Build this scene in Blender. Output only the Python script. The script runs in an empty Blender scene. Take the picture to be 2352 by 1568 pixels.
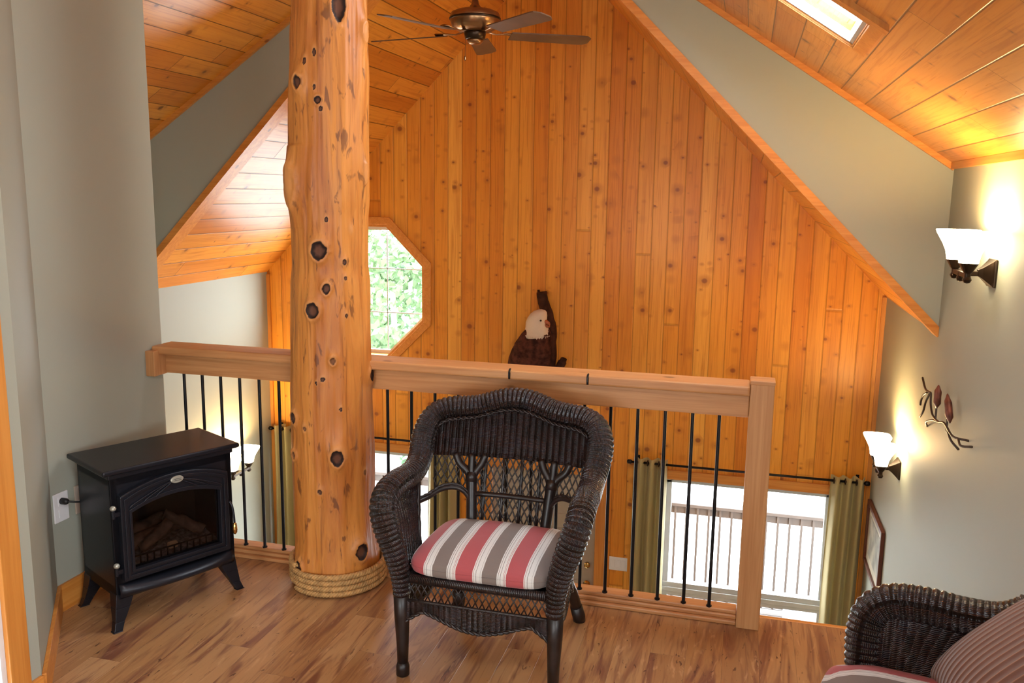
import bpy, bmesh, math, random
from mathutils import Vector, Matrix, noise as mnoise
PI = math.pi
random.seed(7)
SC = bpy.context.scene
COL = SC.collection

# ------------------------------------------------------------------ mesh builder
class MB:
    def __init__(s): s.v = []; s.f = []; s.uv = []
    def add(s, vs, fs, uvs=None):
        o = len(s.v); s.v += [tuple(p) for p in vs]
        s.uv += (list(uvs) if uvs else [(0, 0)] * len(vs))
        s.f += [tuple(i + o for i in f) for f in fs]
    def box(s, x0, x1, y0, y1, z0, z1, M=None):
        vs = [Vector((x, y, z)) for z in (z0, z1) for y in (y0, y1) for x in (x0, x1)]
        if M: vs = [M @ p for p in vs]
        s.add(vs, [(0, 2, 3, 1), (4, 5, 7, 6), (0, 1, 5, 4), (2, 6, 7, 3), (0, 4, 6, 2), (1, 3, 7, 5)])
        return s
    def bar(s, a, b, w, h, up=(0, 0, 1)):
        a = Vector(a); b = Vector(b); d = (b - a).normalized(); u = Vector(up)
        r = d.cross(u).normalized(); u = r.cross(d)
        vs = []
        for p in (a, b):
            for i, j in ((-1, -1), (1, -1), (1, 1), (-1, 1)): vs.append(p + r * w / 2 * i + u * h / 2 * j)
        s.add(vs, [(3, 2, 1, 0), (4, 5, 6, 7), (0, 1, 5, 4), (1, 2, 6, 5), (2, 3, 7, 6), (3, 0, 4, 7)])
        return s
    def tube(s, path, r, n=8, closed=False, cap=True, flat=1.0, up=(0, 0, 1), rfun=None, uvs=1.0):
        P = [Vector(p) for p in path]; m = len(P)
        R = r if isinstance(r, (list, tuple)) else [r] * m
        prev = None; vs = []; uv = []; L = 0
        for i in range(m):
            if closed: t = P[(i + 1) % m] - P[i - 1]
            else: t = P[min(i + 1, m - 1)] - P[max(i - 1, 0)]
            t = t.normalized() if t.length > 1e-9 else Vector((0, 0, 1))
            if prev is None:
                u = Vector(up)
                if abs(u.dot(t)) > .95: u = Vector((1, 0, 0)) if abs(t.x) < .9 else Vector((0, 1, 0))
                nrm = (u - t * u.dot(t)).normalized()
            else: nrm = (prev - t * prev.dot(t)).normalized()
            prev = nrm; b = t.cross(nrm)
            if i: L += (P[i] - P[i - 1]).length
            for k in range(n):
                a = 2 * PI * k / n
                rr = R[i] * (rfun(L, a, i) if rfun else 1)
                vs.append(P[i] + nrm * math.cos(a) * rr * flat + b * math.sin(a) * rr)
                uv.append((L * uvs, a * R[i] * uvs))
        fs = []
        for i in range(m if closed else m - 1):
            j = (i + 1) % m
            for k in range(n):
                k2 = (k + 1) % n
                fs.append((i * n + k, i * n + k2, j * n + k2, j * n + k))
        if not closed and cap:
            fs.append(tuple(range(n - 1, -1, -1))); fs.append(tuple((m - 1) * n + k for k in range(n)))
        s.add(vs, fs, uv); return s
    def lathe(s, prof, c=(0, 0, 0), n=24, M=None, sq=0):
        vs = []; c = Vector(c)
        for (r, z) in prof:
            for k in range(n):
                a = 2 * PI * k / n; q = r
                if sq: q = r / (abs(math.cos(a)) ** sq + abs(math.sin(a)) ** sq) ** (1 / sq)
                p = Vector((q * math.cos(a), q * math.sin(a), z))
                vs.append((M @ p if M else p) + c)
        fs = []
        for i in range(len(prof) - 1):
            for k in range(n):
                k2 = (k + 1) % n
                fs.append((i * n + k, i * n + k2, (i + 1) * n + k2, (i + 1) * n + k))
        fs.append(tuple(range(n - 1, -1, -1))); fs.append(tuple((len(prof) - 1) * n + k for k in range(n)))
        s.add(vs, fs); return s
    def grid(s, fn, nu, nv, uvf=None, wrapu=False):
        vs = []; uv = []
        for i in range(nu + 1):
            for j in range(nv + 1):
                vs.append(fn(i / nu, j / nv)); uv.append(uvf(i / nu, j / nv) if uvf else (i / nu, j / nv))
        w = nv + 1
        s.add(vs, [(i * w + j, (i + 1) * w + j, (i + 1) * w + j + 1, i * w + j + 1) for i in range(nu) for j in range(nv)], uv)
        return s
    def rings(s, R, n=20):
        # R: list of (center, ax vector, ay vector)
        vs = []
        for c, ax, ay in R:
            c = Vector(c); ax = Vector(ax); ay = Vector(ay)
            for k in range(n):
                a = 2 * PI * k / n; vs.append(c + ax * math.cos(a) + ay * math.sin(a))
        fs = [(i * n + k, i * n + (k + 1) % n, (i + 1) * n + (k + 1) % n, (i + 1) * n + k) for i in range(len(R) - 1) for k in range(n)]
        fs.append(tuple(range(n - 1, -1, -1))); fs.append(tuple((len(R) - 1) * n + k for k in range(n)))
        s.add(vs, fs); return s
    def build(s, name, mat, parent=None, smooth=False, bevel=0, seg=2, loc=None, rot=None, solid=0, sub=0):
        me = bpy.data.meshes.new(name); me.from_pydata(s.v, [], s.f)
        ul = me.uv_layers.new(name='UVMap')
        for lp in me.loops: ul.data[lp.index].uv = s.uv[lp.vertex_index]
        bm = bmesh.new(); bm.from_mesh(me); bmesh.ops.recalc_face_normals(bm, faces=bm.faces); bm.to_mesh(me); bm.free()
        for m in (mat if isinstance(mat, (list, tuple)) else [mat]): me.materials.append(m)
        if smooth:
            for p in me.polygons: p.use_smooth = True
        o = bpy.data.objects.new(name, me); COL.objects.link(o)
        if parent: o.parent = parent
        if loc: o.location = loc
        if rot: o.rotation_euler = rot
        if solid:
            md = o.modifiers.new('sol', 'SOLIDIFY'); md.thickness = solid; md.offset = 0
        if bevel:
            md = o.modifiers.new('bev', 'BEVEL'); md.width = bevel; md.segments = seg; md.limit_method = 'ANGLE'
        if sub:
            md = o.modifiers.new('sub', 'SUBSURF'); md.levels = sub; md.render_levels = sub
        return o

def poly_prism(loops, y0, y1, axis='y'):
    """outer loop + holes in (a, z), extruded between y0 and y1 along an axis"""
    bm = bmesh.new(); es = []
    for L in loops:
        vs = [bm.verts.new((a, y0, z) if axis == 'y' else (y0, a, z)) for a, z in L]
        for i in range(len(vs)): es.append(bm.edges.new((vs[i], vs[(i + 1) % len(vs)])))
    bmesh.ops.triangle_fill(bm, use_beauty=True, use_dissolve=False, edges=es)
    r = bmesh.ops.extrude_face_region(bm, geom=list(bm.faces))
    d = (0, y1 - y0, 0) if axis == 'y' else (y1 - y0, 0, 0)
    bmesh.ops.translate(bm, vec=d, verts=[g for g in r['geom'] if isinstance(g, bmesh.types.BMVert)])
    bmesh.ops.recalc_face_normals(bm, faces=bm.faces)
    m = MB(); bm.verts.index_update()
    m.add([v.co.copy() for v in bm.verts], [tuple(v.index for v in f.verts) for f in bm.faces]); bm.free()
    return m

def cr(pts, n):
    """Catmull-Rom resample to n points per segment"""
    P = [Vector(p) for p in pts]; P = [P[0] * 2 - P[1]] + P + [P[-1] * 2 - P[-2]]; out = []
    for i in range(1, len(P) - 2):
        for k in range(n):
            t = k / n; a, b, c, d = P[i - 1:i + 3]
            out.append(.5 * ((2 * b) + (c - a) * t + (2 * a - 5 * b + 4 * c - d) * t * t + (3 * b - a - 3 * c + d) * t ** 3))
    out.append(P[-2]); return out
def resample(P, step):
    out = [P[0]]; acc = 0
    for a, b in zip(P, P[1:]):
        L = (b - a).length; 
        while acc + L >= step:
            t = (step - acc) / L; a = a.lerp(b, t); out.append(a); L = (b - a).length; acc = 0
        acc += L
    return out

def tag(o, label=None, cat=None, group=None, kind=None):
    if label: o['label'] = label
    if cat: o['category'] = cat
    if group: o['group'] = group
    if kind: o['kind'] = kind
    return o
def empty(name, loc, rz=0, label=None, cat=None, group=None):
    o = bpy.data.objects.new(name, None); COL.objects.link(o); o.empty_display_size = .1
    o.location = loc; o.rotation_euler = (0, 0, rz); return tag(o, label, cat, group)
def copy_tree(o, parent=None):
    c = o.copy(); COL.objects.link(c)
    if parent: c.parent = parent
    for ch in list(o.children): copy_tree(ch, c)
    return c
def struct(o): o['kind'] = 'structure'; return o

# ------------------------------------------------------------------ materials
class NT:
    def __init__(s, name):
        s.m = bpy.data.materials.new(name); s.m.use_nodes = True; s.t = s.m.node_tree; s.t.nodes.clear()
        s.out = s.t.nodes.new('ShaderNodeOutputMaterial'); s.b = s.t.nodes.new('ShaderNodeBsdfPrincipled')
        s.t.links.new(s.b.outputs[0], s.out.inputs[0])
    def n(s, typ, **k):
        x = s.t.nodes.new('ShaderNode' + typ)
        for a, b in k.items(): setattr(x, a, b)
        return x
    def put(s, sock, v):
        if hasattr(v, 'is_output') or hasattr(v, 'links'): s.t.links.new(v, sock)
        else: sock.default_value = v
    def math(s, op, a, b=0.0, c=0.0, clamp=False):
        x = s.n('Math', operation=op, use_clamp=clamp)
        for i, v in enumerate((a, b, c)): s.put(x.inputs[i], v)
        return x.outputs[0]
    def mix(s, f, a, b, bt='MIX'):
        x = s.n('Mix', data_type='RGBA', blend_type=bt); s.put(x.inputs[0], f); s.put(x.inputs[6], a); s.put(x.inputs[7], b)
        return x.outputs[2]
    def comb(s, x, y, z=0.0):
        q = s.n('CombineXYZ'); s.put(q.inputs[0], x); s.put(q.inputs[1], y); s.put(q.inputs[2], z); return q.outputs[0]
    def dot(s, v, d):
        q = s.n('VectorMath', operation='DOT_PRODUCT'); s.put(q.inputs[0], v); q.inputs[1].default_value = d; return q.outputs['Value']
    def ramp(s, f, stops, interp='LINEAR'):
        r = s.n('ValToRGB'); r.color_ramp.interpolation = interp; e = r.color_ramp.elements
        while len(e) < len(stops): e.new(.5)
        for i, (p, c) in enumerate(stops): e[i].position = p; e[i].color = c if len(c) == 4 else (*c, 1)
        s.put(r.inputs[0], f); return r.outputs[0]
    def noise(s, vec, scale, detail=3, rough=.5, dist=0.0, dim='3D'):
        q = s.n('TexNoise', noise_dimensions=dim); s.put(q.inputs['Vector'], vec); q.inputs['Scale'].default_value = scale
        q.inputs['Detail'].default_value = detail; q.inputs['Roughness'].default_value = rough; q.inputs['Distortion'].default_value = dist
        return q.outputs[0]
    def smooth(s, v, a, b):
        q = s.n('MapRange', interpolation_type='SMOOTHSTEP'); s.put(q.inputs[0], v); q.inputs[1].default_value = a; q.inputs[2].default_value = b
        return q.outputs[0]
    def bump(s, h, strength=.3, dist=.01, prev=None):
        q = s.n('Bump'); q.inputs['Strength'].default_value = strength; q.inputs['Distance'].default_value = dist; s.put(q.inputs['Height'], h)
        if prev: s.put(q.inputs['Normal'], prev)
        s.put(s.b.inputs['Normal'], q.outputs[0]); return q.outputs[0]
    def set(s, **k):
        for a, v in k.items():
            if a == 'color' and isinstance(v, tuple) and len(v) == 3: v = (*v, 1)
            key = {'color': 'Base Color', 'rough': 'Roughness', 'metal': 'Metallic', 'coat': 'Coat Weight', 'coatr': 'Coat Roughness', 'spec': 'Specular IOR Level', 'sheen': 'Sheen Weight',
                   'emc': 'Emission Color', 'ems': 'Emission Strength', 'trans': 'Transmission Weight', 'sss': 'Subsurface Weight'}[a]
            s.put(s.b.inputs[key], v)
        return s.m
def V4(c): return (*c, 1)

def simple(name, color, rough=.5, metal=0.0, var=.12, nscale=8, bump=0.0, bscale=60, **k):
    t = NT(name); tc = t.n('TexCoord').outputs['Object']
    nz = t.noise(tc, nscale, 4)
    c = t.mix(t.smooth(nz, .3, .7), V4(tuple(x * (1 - var) for x in color)), V4(tuple(min(1, x * (1 + var)) for x in color)))
    t.set(color=c, rough=rough, metal=metal, **k)
    if bump: t.bump(t.noise(tc, bscale, 3), bump, .003)
    return t.m

def planks(name, across, along, width, cols, rough=.32, knot=.8, seg=3.5, groove=.035, gdark=.35, coat=.25, kcol=(.11, .03, .008), grain=.25, phase=0.0):
    t = NT(name); P = t.n('TexCoord').outputs['Object']
    a = t.math('ADD', t.math('DIVIDE', t.dot(P, across), width), phase); l = t.dot(P, along)
    idx = t.math('FLOOR', a); fr = t.math('FRACT', a)
    w1 = t.n('TexWhiteNoise', noise_dimensions='1D'); t.put(w1.inputs['W'], idx)
    l2 = t.math('ADD', t.math('DIVIDE', l, seg), t.math('MULTIPLY', w1.outputs[0], 9.0)); si = t.math('FLOOR', l2); sf = t.math('FRACT', l2)
    w2 = t.n('TexWhiteNoise', noise_dimensions='2D'); t.put(w2.inputs['Vector'], t.comb(idx, si))
    r = w2.outputs[0]
    base = t.ramp(r, [(i / (len(cols) - 1), c) for i, c in enumerate(cols)])
    off = t.math('MULTIPLY', r, 37.0)
    gv = t.comb(t.math('MULTIPLY', a, width * 60), t.math('MULTIPLY', l, 1.6), off)
    g = t.noise(gv, 1.0, 5, .6, 1.2)
    gv2 = t.comb(t.math('MULTIPLY', a, width * 14), t.math('MULTIPLY', l, .7), off)
    g2 = t.noise(gv2, 1.0, 2, .5, .5)
    dark = t.mix(1.0, base, (1 - grain, 1 - grain * 1.5, 1 - grain * 1.9, 1), 'MULTIPLY')
    c = t.mix(t.smooth(g, .45, .72), base, dark)
    c = t.mix(t.smooth(g2, .4, .75), c, t.mix(.5, c, dark))
    # knots
    def knots(sc, thr, st, seedoff):
        vo = t.n('TexVoronoi', voronoi_dimensions='3D'); t.put(vo.inputs['Vector'], t.comb(t.math('MULTIPLY', a, width * sc), t.math('MULTIPLY', l, sc * st), t.math('ADD', t.math('MULTIPLY', idx, 3.7), seedoff)))
        vo.inputs['Scale'].default_value = 1.0
        sep = t.n('SeparateColor'); t.put(sep.inputs[0], vo.outputs['Color'])
        gate = t.math('GREATER_THAN', sep.outputs[0], thr)
        rad = t.math('MULTIPLY_ADD', sep.outputs[1], .14, .06)
        k = t.math('SUBTRACT', 1.0, t.smooth(t.math('DIVIDE', vo.outputs['Distance'], rad), .55, 1.15))
        halo = t.math('SUBTRACT', 1.0, t.smooth(t.math('DIVIDE', vo.outputs['Distance'], rad), .9, 3.0))
        return t.math('MULTIPLY', k, gate), t.math('MULTIPLY', halo, gate)
    if knot > 0:
        k1, h1 = knots(8, 1 - .38 * knot, 1.1, 0.0); k2, h2 = knots(16, 1 - .13 * knot, 1.35, 11.0)
        c = t.mix(t.math('MULTIPLY', t.math('MAXIMUM', h1, h2), .45), c, V4(tuple(x * .5 + y * .5 for x, y in zip(cols[0], kcol))))
        c = t.mix(t.math('MULTIPLY', t.math('MAXIMUM', k1, k2), .72), c, V4(kcol))
    ed = t.math('MINIMUM', fr, t.math('SUBTRACT', 1.0, fr))
    gr = t.math('SUBTRACT', 1.0, t.smooth(ed, groove * .35, groove))
    es = t.math('MINIMUM', sf, t.math('SUBTRACT', 1.0, sf)); gs = t.math('SUBTRACT', 1.0, t.smooth(es, .0004, .0013))
    gr = t.math('MAXIMUM', gr, t.math('MULTIPLY', gs, .8))
    c = t.mix(t.math('MULTIPLY', gr, 1 - gdark), c, V4(tuple(x * .25 for x in cols[0])))
    t.set(color=c, rough=t.math('MULTIPLY_ADD', g, .12, rough - .06), coat=coat, coatr=.22, spec=.35)
    h = t.math('ADD', t.math('MULTIPLY', gr, -1.0), t.math('MULTIPLY', g, .06))
    # each board is a little cupped so that lamps glint board by board
    cup = t.math('MULTIPLY', t.math('MULTIPLY', t.math('SUBTRACT', fr, .5), t.math('SUBTRACT', fr, .5)), -1.2)
    t.bump(t.math('ADD', h, cup), .6, .004)
    return t.m

def lumber(name, along, c1, c2, scale=1.0, rough=.4, knot=True, kcol=(.16, .06, .02), coat=.05):
    t = NT(name); P = t.n('TexCoord').outputs['Object']
    ax = [Vector((1, 0, 0)), Vector((0, 1, 0)), Vector((0, 0, 1))]
    l = t.dot(P, along); mp = t.n('VectorMath', operation='MULTIPLY'); t.put(mp.inputs[0], P)
    A = Vector(along).normalized(); st = [1 - .96 * abs(A[i]) for i in range(3)]
    mp.inputs[1].default_value = [q * 22 * scale for q in st]
    g = t.noise(mp.outputs[0], 1.0, 4, .6, 1.5)
    mp2 = t.n('VectorMath', operation='MULTIPLY'); t.put(mp2.inputs[0], P); mp2.inputs[1].default_value = [q * 120 * scale for q in st]
    g2 = t.noise(mp2.outputs[0], 1.0, 2)
    c = t.mix(t.smooth(t.math('MULTIPLY_ADD', g2, .3, t.math('MULTIPLY', g, .8)), .35, .75), V4(c1), V4(c2))
    if knot:
        vo = t.n('TexVoronoi'); m3 = t.n('VectorMath', operation='MULTIPLY'); t.put(m3.inputs[0], P); m3.inputs[1].default_value = [7 * (1 - .45 * abs(A[i])) for i in range(3)]
        t.put(vo.inputs['Vector'], m3.outputs[0]); vo.inputs['Scale'].default_value = 1
        sep = t.n('SeparateColor'); t.put(sep.inputs[0], vo.outputs['Color'])
        k = t.math('MULTIPLY', t.math('SUBTRACT', 1.0, t.smooth(vo.outputs['Distance'], .06, .12)), t.math('GREATER_THAN', sep.outputs[0], .55))
        c = t.mix(t.math('MULTIPLY', k, .85), c, V4(kcol))
    t.set(color=c, rough=rough, coat=coat, coatr=.3, spec=.35); t.bump(g2, .12, .002)
    return t.m

ORG = [(.64, .215, .016), (.75, .295, .026), (.82, .37, .048), (.68, .235, .018), (.86, .42, .065)]
SY = .665; GY = 1.014
RX, RZ = -1.515, 3.5          # ridge
XL, XR = -4.03, 1.0           # side walls of the gabled hall
HY, FY, LY = 4.93, 6.71, 3.36 # hanging gable wall, far wall, loft floor edge
ZG = -2.6                     # lower floor
def zc(x): return RZ - SY * abs(x - RX)
def zg(x): return RZ - GY * abs(x - RX)

M = {}
M['gable'] = planks('knotty_pine_wall', (1, 0, 0), (0, 0, 1), .118, ORG, rough=.42, knot=1.25, seg=11, coat=.05, groove=.05, gdark=.6, kcol=(.19, .04, .008))
nl = Vector((1, 0, SY)).normalized(); nr = Vector((1, 0, -SY)).normalized()
gl = Vector((1, 0, GY)).normalized(); gr_ = Vector((1, 0, -GY)).normalized()
CL = [(.56, .195, .022), (.66, .265, .035), (.74, .33, .05), (.60, .215, .025)]
M['ceil_l'] = planks('pine_ceiling_left', tuple(nl), (0, 1, 0), .145, CL, rough=.3, knot=.7, seg=2.6, groove=.03, gdark=.12)
M['ceil_r'] = planks('pine_ceiling_right', tuple(nr), (0, 1, 0), .145, CL, rough=.3, knot=.75, seg=2.2, groove=.03, gdark=.12)
M['gceil_l'] = planks('pine_hall_ceiling_left', tuple(gl), (0, 1, 0), .145, CL, rough=.36, knot=.8, seg=4, groove=.035, gdark=.1, coat=.1)
M['gceil_r'] = planks('pine_hall_ceiling_right', tuple(gr_), (0, 1, 0), .145, CL, rough=.3, knot=.8, seg=4, groove=.035, gdark=.1)
def floormat():
    t = NT('laminate_floor'); P = t.n('TexCoord').outputs['Object']; s = t.n('SeparateXYZ'); t.put(s.inputs[0], P)
    a = t.math('DIVIDE', s.outputs[0], .128); idx = t.math('FLOOR', a); fr = t.math('FRACT', a)
    w1 = t.n('TexWhiteNoise', noise_dimensions='1D'); t.put(w1.inputs['W'], idx)
    l = t.math('ADD', t.math('DIVIDE', s.outputs[1], 1.2), t.math('MULTIPLY', w1.outputs[0], 7.0)); sf = t.math('FRACT', l)
    w2 = t.n('TexWhiteNoise', noise_dimensions='2D'); t.put(w2.inputs['Vector'], t.comb(idx, t.math('FLOOR', l))); r = w2.outputs[0]
    off = t.math('MULTIPLY', r, 41.0); X = s.outputs[0]; Y = s.outputs[1]
    nz = lambda sx, sy, d=4, ds=.8, o=0: t.noise(t.comb(t.math('MULTIPLY', X, sx), t.math('MULTIPLY', Y, sy), t.math('ADD', off, o)), 1.0, d, .6, ds)
    base = t.ramp(r, [(0, (.34, .17, .068)), (.4, (.43, .235, .098)), (.7, (.38, .195, .076)), (1, (.49, .285, .13))])
    c = t.mix(t.smooth(nz(11, 1.3, 3, 1.4), .48, .68), base, (.19, .075, .042, 1))
    c = t.mix(t.math('MULTIPLY', t.smooth(nz(60, 3.2, 4, 1.0, 5), .52, .68), .6), c, (.22, .085, .04, 1))
    c = t.mix(t.math('MULTIPLY', t.smooth(nz(28, 4.5, 3, 1.2, 9), .42, .30), .4), c, (.66, .40, .20, 1))
    c = t.mix(t.math('MULTIPLY', t.smooth(nz(75, 17, 2, .6, 17), .655, .72), .85), c, (.09, .035, .02, 1))
    ed = t.math('MINIMUM', fr, t.math('SUBTRACT', 1.0, fr)); es = t.math('MINIMUM', sf, t.math('SUBTRACT', 1.0, sf))
    gr = t.math('MAXIMUM', t.math('SUBTRACT', 1.0, t.smooth(ed, .003, .012)), t.math('SUBTRACT', 1.0, t.smooth(es, .0004, .0013)))
    c = t.mix(t.math('MULTIPLY', gr, .35), c, (.12, .05, .03, 1))
    t.set(color=c, rough=.36, coat=.12, coatr=.2); t.bump(t.math('MULTIPLY', gr, -1.0), .3, .002); return t.m
M['floor'] = floormat()
def wallmat(name, col):
    t = NT(name); P = t.n('TexCoord').outputs['Object']
    c = t.mix(t.noise(P, 1.3, 3), V4(tuple(x * .97 for x in col)), V4(tuple(x * 1.03 for x in col)))
    t.set(color=c, rough=.62, spec=.3); t.bump(t.noise(P, 180, 3), .12, .002); return t.m
M['wall'] = wallmat('sage_grey_paint', (.35, .37, .305))
M['trimwood'] = lumber('orange_pine_trim', (0, 1, 0), (.54, .19, .03), (.68, .29, .06), knot=True, kcol=(.2, .05, .01))
M['trimx'] = lumber('orange_pine_trim_sloped', (1, 0, 0), (.54, .19, .03), (.68, .29, .06), knot=True, kcol=(.2, .05, .01))
M['casing'] = lumber('fir_door_casing', (0, 0, 1), (.48, .17, .028), (.60, .25, .05), knot=False)
M['rail'] = lumber('handrail_pine', (1, 0, 0), (.46, .20, .07), (.60, .30, .12), kcol=(.16, .06, .02))
M['post'] = lumber('post_pine', (0, 0, 1), (.48, .22, .08), (.62, .33, .14), kcol=(.16, .06, .02))
M['iron'] = simple('black_baluster_iron', (.012, .012, .014), .35, .6)
M['bronze'] = simple('oil_rubbed_bronze', (.045, .028, .018), .35, .85)
M['bronze2'] = simple('antique_bronze', (.30, .17, .08), .3, .9)
M['stove'] = simple('black_stove_enamel', (.011, .012, .018), .36, .3, bump=.1, bscale=300)
M['stoveedge'] = simple('stove_inside_dark', (.012, .010, .009), .7)
M['white'] = simple('white_plastic', (.75, .75, .76), .3, var=.03)
M['offwhite'] = simple('ivory_plastic', (.45, .36, .28), .35, var=.05)
M['blackrub'] = simple('black_rubber', (.01, .01, .01), .5)
M['silver'] = simple('pewter_badge', (.40, .40, .34), .4, .5)
M['frame_w'] = simple('window_frame_vinyl', (.60, .62, .62), .35, var=.03)
M['deckw'] = simple('weathered_deck_wood', (.048, .037, .030), .7)
M['doorp'] = simple('greige_door_paint', (.36, .30, .235), .45, var=.04)
M['brass'] = simple('brass', (.55, .36, .12), .25, 1)
M['pic'] = simple('dark_red_picture_frame', (.12, .035, .02), .4)
M['drift'] = simple('dark_driftwood', (.045, .016, .009), .85, spec=.15, bump=.5, bscale=30, nscale=20, var=.4)
M['feather'] = simple('dark_brown_feathers', (.060, .018, .011), .85, var=.6, nscale=26, spec=.15, bump=.6, bscale=45)
M['headw'] = simple('white_head_feathers', (.62, .50, .38), .6, var=.06, bump=.4, bscale=50)
M['beak'] = simple('reddish_beak', (.32, .08, .025), .4)
M['eye'] = simple('eye_black', (.01, .008, .005), .15)
M['rope'] = simple('tan_rope', (.46, .26, .09), .75, var=.25, nscale=40, bump=.6, bscale=160)
M['blade'] = simple('fan_blade_walnut', (.10, .055, .03), .4, var=.2)
M['rust'] = simple('rusty_metal', (.13, .04, .025), .5, .3, var=.4, nscale=30)
M['twig'] = simple('dark_wire', (.06, .04, .03), .5, .5)
M['greybox'] = simple('grey_cover', (.20, .23, .26), .5)
M['ground'] = simple('pale_gravel', (.6, .6, .56), .9)

def glassmat(name, tint=(1, 1, 1), refl=.06, rough=.0, dark=1.0):
    t = NT(name); t.t.nodes.remove(t.b)
    tr = t.n('BsdfTransparent'); tr.inputs[0].default_value = (tint[0] * dark, tint[1] * dark, tint[2] * dark, 1)
    gl_ = t.n('BsdfGlossy'); gl_.inputs['Roughness'].default_value = rough; fr0 = t.n('Fresnel'); fr0.inputs[0].default_value = 1.35; fr = t.math('MINIMUM', fr0.outputs[0], .14)
    mx = t.n('MixShader'); t.put(mx.inputs[0], fr); t.put(mx.inputs[1], tr.outputs[0]); t.put(mx.inputs[2], gl_.outputs[0]); t.put(t.out.inputs[0], mx.outputs[0])
    return t.m
M['glass'] = glassmat('window_glass')
M['stoveglass'] = glassmat('smoked_stove_glass', (.8, .75, .72), rough=.05, dark=.85)
def emis(name, col, st):
    t = NT(name); t.set(color=(.8, .75, .65), rough=.4, emc=V4(col), ems=st); return t.m
M['shade'] = emis('lit_frosted_glass', (1.0, .80, .48), 12.0)
M['lens'] = simple('fan_light_glass', (.45, .42, .38), .12, .2)

# curtain
def curtainmat():
    t = NT('olive_curtain_fabric'); P = t.n('TexCoord').outputs['Object']
    n1 = t.noise(P, 400, 2); c = t.mix(n1, V4((.42, .35, .15)), V4((.52, .44, .21)))
    t.set(color=c, rough=.7, sheen=.2); t.bump(n1, .15, .001)
    tl = t.n('BsdfTranslucent'); t.put(tl.inputs[0], c); mx = t.n('MixShader'); mx.inputs[0].default_value = .25
    t.put(mx.inputs[1], t.b.outputs[0]); t.put(mx.inputs[2], tl.outputs[0]); t.put(t.out.inputs[0], mx.outputs[0]); return t.m
M['curtain'] = curtainmat()

# wicker: u runs along the stakes' spacing, v along the stakes (both metres)
def wickermat(name='dark_brown_wicker', rib=.017, st=.0046):
    t = NT(name); uv = t.n('UVMap').outputs[0]; s = t.n('SeparateXYZ'); t.put(s.inputs[0], uv)
    a = t.math('DIVIDE', s.outputs[0], rib); b = t.math('DIVIDE', s.outputs[1], st)
    ph = t.math('MODULO', t.math('FLOOR', a), 2.0)
    b2 = t.math('ADD', b, t.math('MULTIPLY', ph, .5)); bi = t.math('FLOOR', b2); bf = t.math('FRACT', b2)
    h = t.math('SINE', t.math('MULTIPLY', bf, PI)); af = t.math('FRACT', a); ha = t.math('SINE', t.math('MULTIPLY', af, PI))
    w = t.n('TexWhiteNoise', noise_dimensions='2D'); t.put(w.inputs['Vector'], t.comb(bi, t.math('FLOOR', t.math('MULTIPLY', a, .5))))
    w2 = t.n('TexWhiteNoise', noise_dimensions='2D'); t.put(w2.inputs['Vector'], t.comb(t.math('FLOOR', t.math('DIVIDE', b, 9.0)), t.math('FLOOR', a)))
    m = t.math('ADD', t.math('MULTIPLY', w.outputs[0], .35), t.math('MULTIPLY', w2.outputs[0], .65))
    c = t.ramp(m, [(0, (.005, .003, .003)), (.35, (.014, .007, .006)), (.6, (.030, .011, .008)), (.8, (.016, .014, .020)), (1, (.045, .022, .017))])
    c = t.mix(t.smooth(h, .05, .5), (.002, .0015, .0015, 1), c)
    t.set(color=c, rough=.27, spec=.5, coat=.08, coatr=.12)
    t.bump(t.math('MULTIPLY', h, t.math('MULTIPLY_ADD', ha, .6, .4)), .9, .0025); return t.m
M['wicker'] = wickermat()
M['cane'] = simple('dark_wicker_cane', (.014, .008, .007), .38, var=.4, nscale=30)
def wrapmat():
    t = NT('wrapped_wicker_leg'); uv = t.n('UVMap').outputs[0]; s = t.n('SeparateXYZ'); t.put(s.inputs[0], uv)
    b = t.math('DIVIDE', s.outputs[0], .006); h = t.math('SINE', t.math('MULTIPLY', t.math('FRACT', b), PI))
    w = t.n('TexWhiteNoise', noise_dimensions='1D'); t.put(w.inputs['W'], t.math('FLOOR', b))
    c = t.mix(w.outputs[0], (.008, .006, .007, 1), (.024, .012, .010, 1)); t.set(color=c, rough=.36, spec=.6); t.bump(h, .5, .002); return t.m
M['wrap'] = wrapmat()

def stripemat(name='red_taupe_striped_canvas', ph=.238):
    t = NT(name); P = t.n('TexCoord').outputs['Object']; s = t.n('SeparateXYZ'); t.put(s.inputs[0], P)
    x = t.math('FRACT', t.math('DIVIDE', t.math('ADD', s.outputs[0], ph + .173 * 3), .173))
    R = (.41, .072, .08); W = (.68, .67, .64); T = (.19, .15, .13); D = (.10, .08, .08); RL = (.38, .14, .13)
    st = [(0, R), (.325, W), (.345, RL), (.352, W), (.385, W), (.392, D), (.400, W), (.435, W), (.441, W), (.47, W), (.478, D), (.484, W), (.515, T),
          (.805, W), (.83, D), (.836, W), (.862, W), (.872, D), (.882, W), (.92, W), (.93, RL), (.938, W), (.955, RL), (.962, W), (.985, R)]
    c = t.ramp(x, st[:24] + [st[24]], 'CONSTANT')
    nz = t.noise(P, 500, 2); c = t.mix(1.0, c, t.mix(nz, (.86, .86, .86, 1), (1, 1, 1, 1)), 'MULTIPLY')
    t.set(color=c, rough=.75, sheen=.15); t.bump(nz, .2, .001); return t.m
M['stripe'] = stripemat(); M['stripe2'] = stripemat('red_taupe_striped_canvas_offset', .214)
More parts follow.
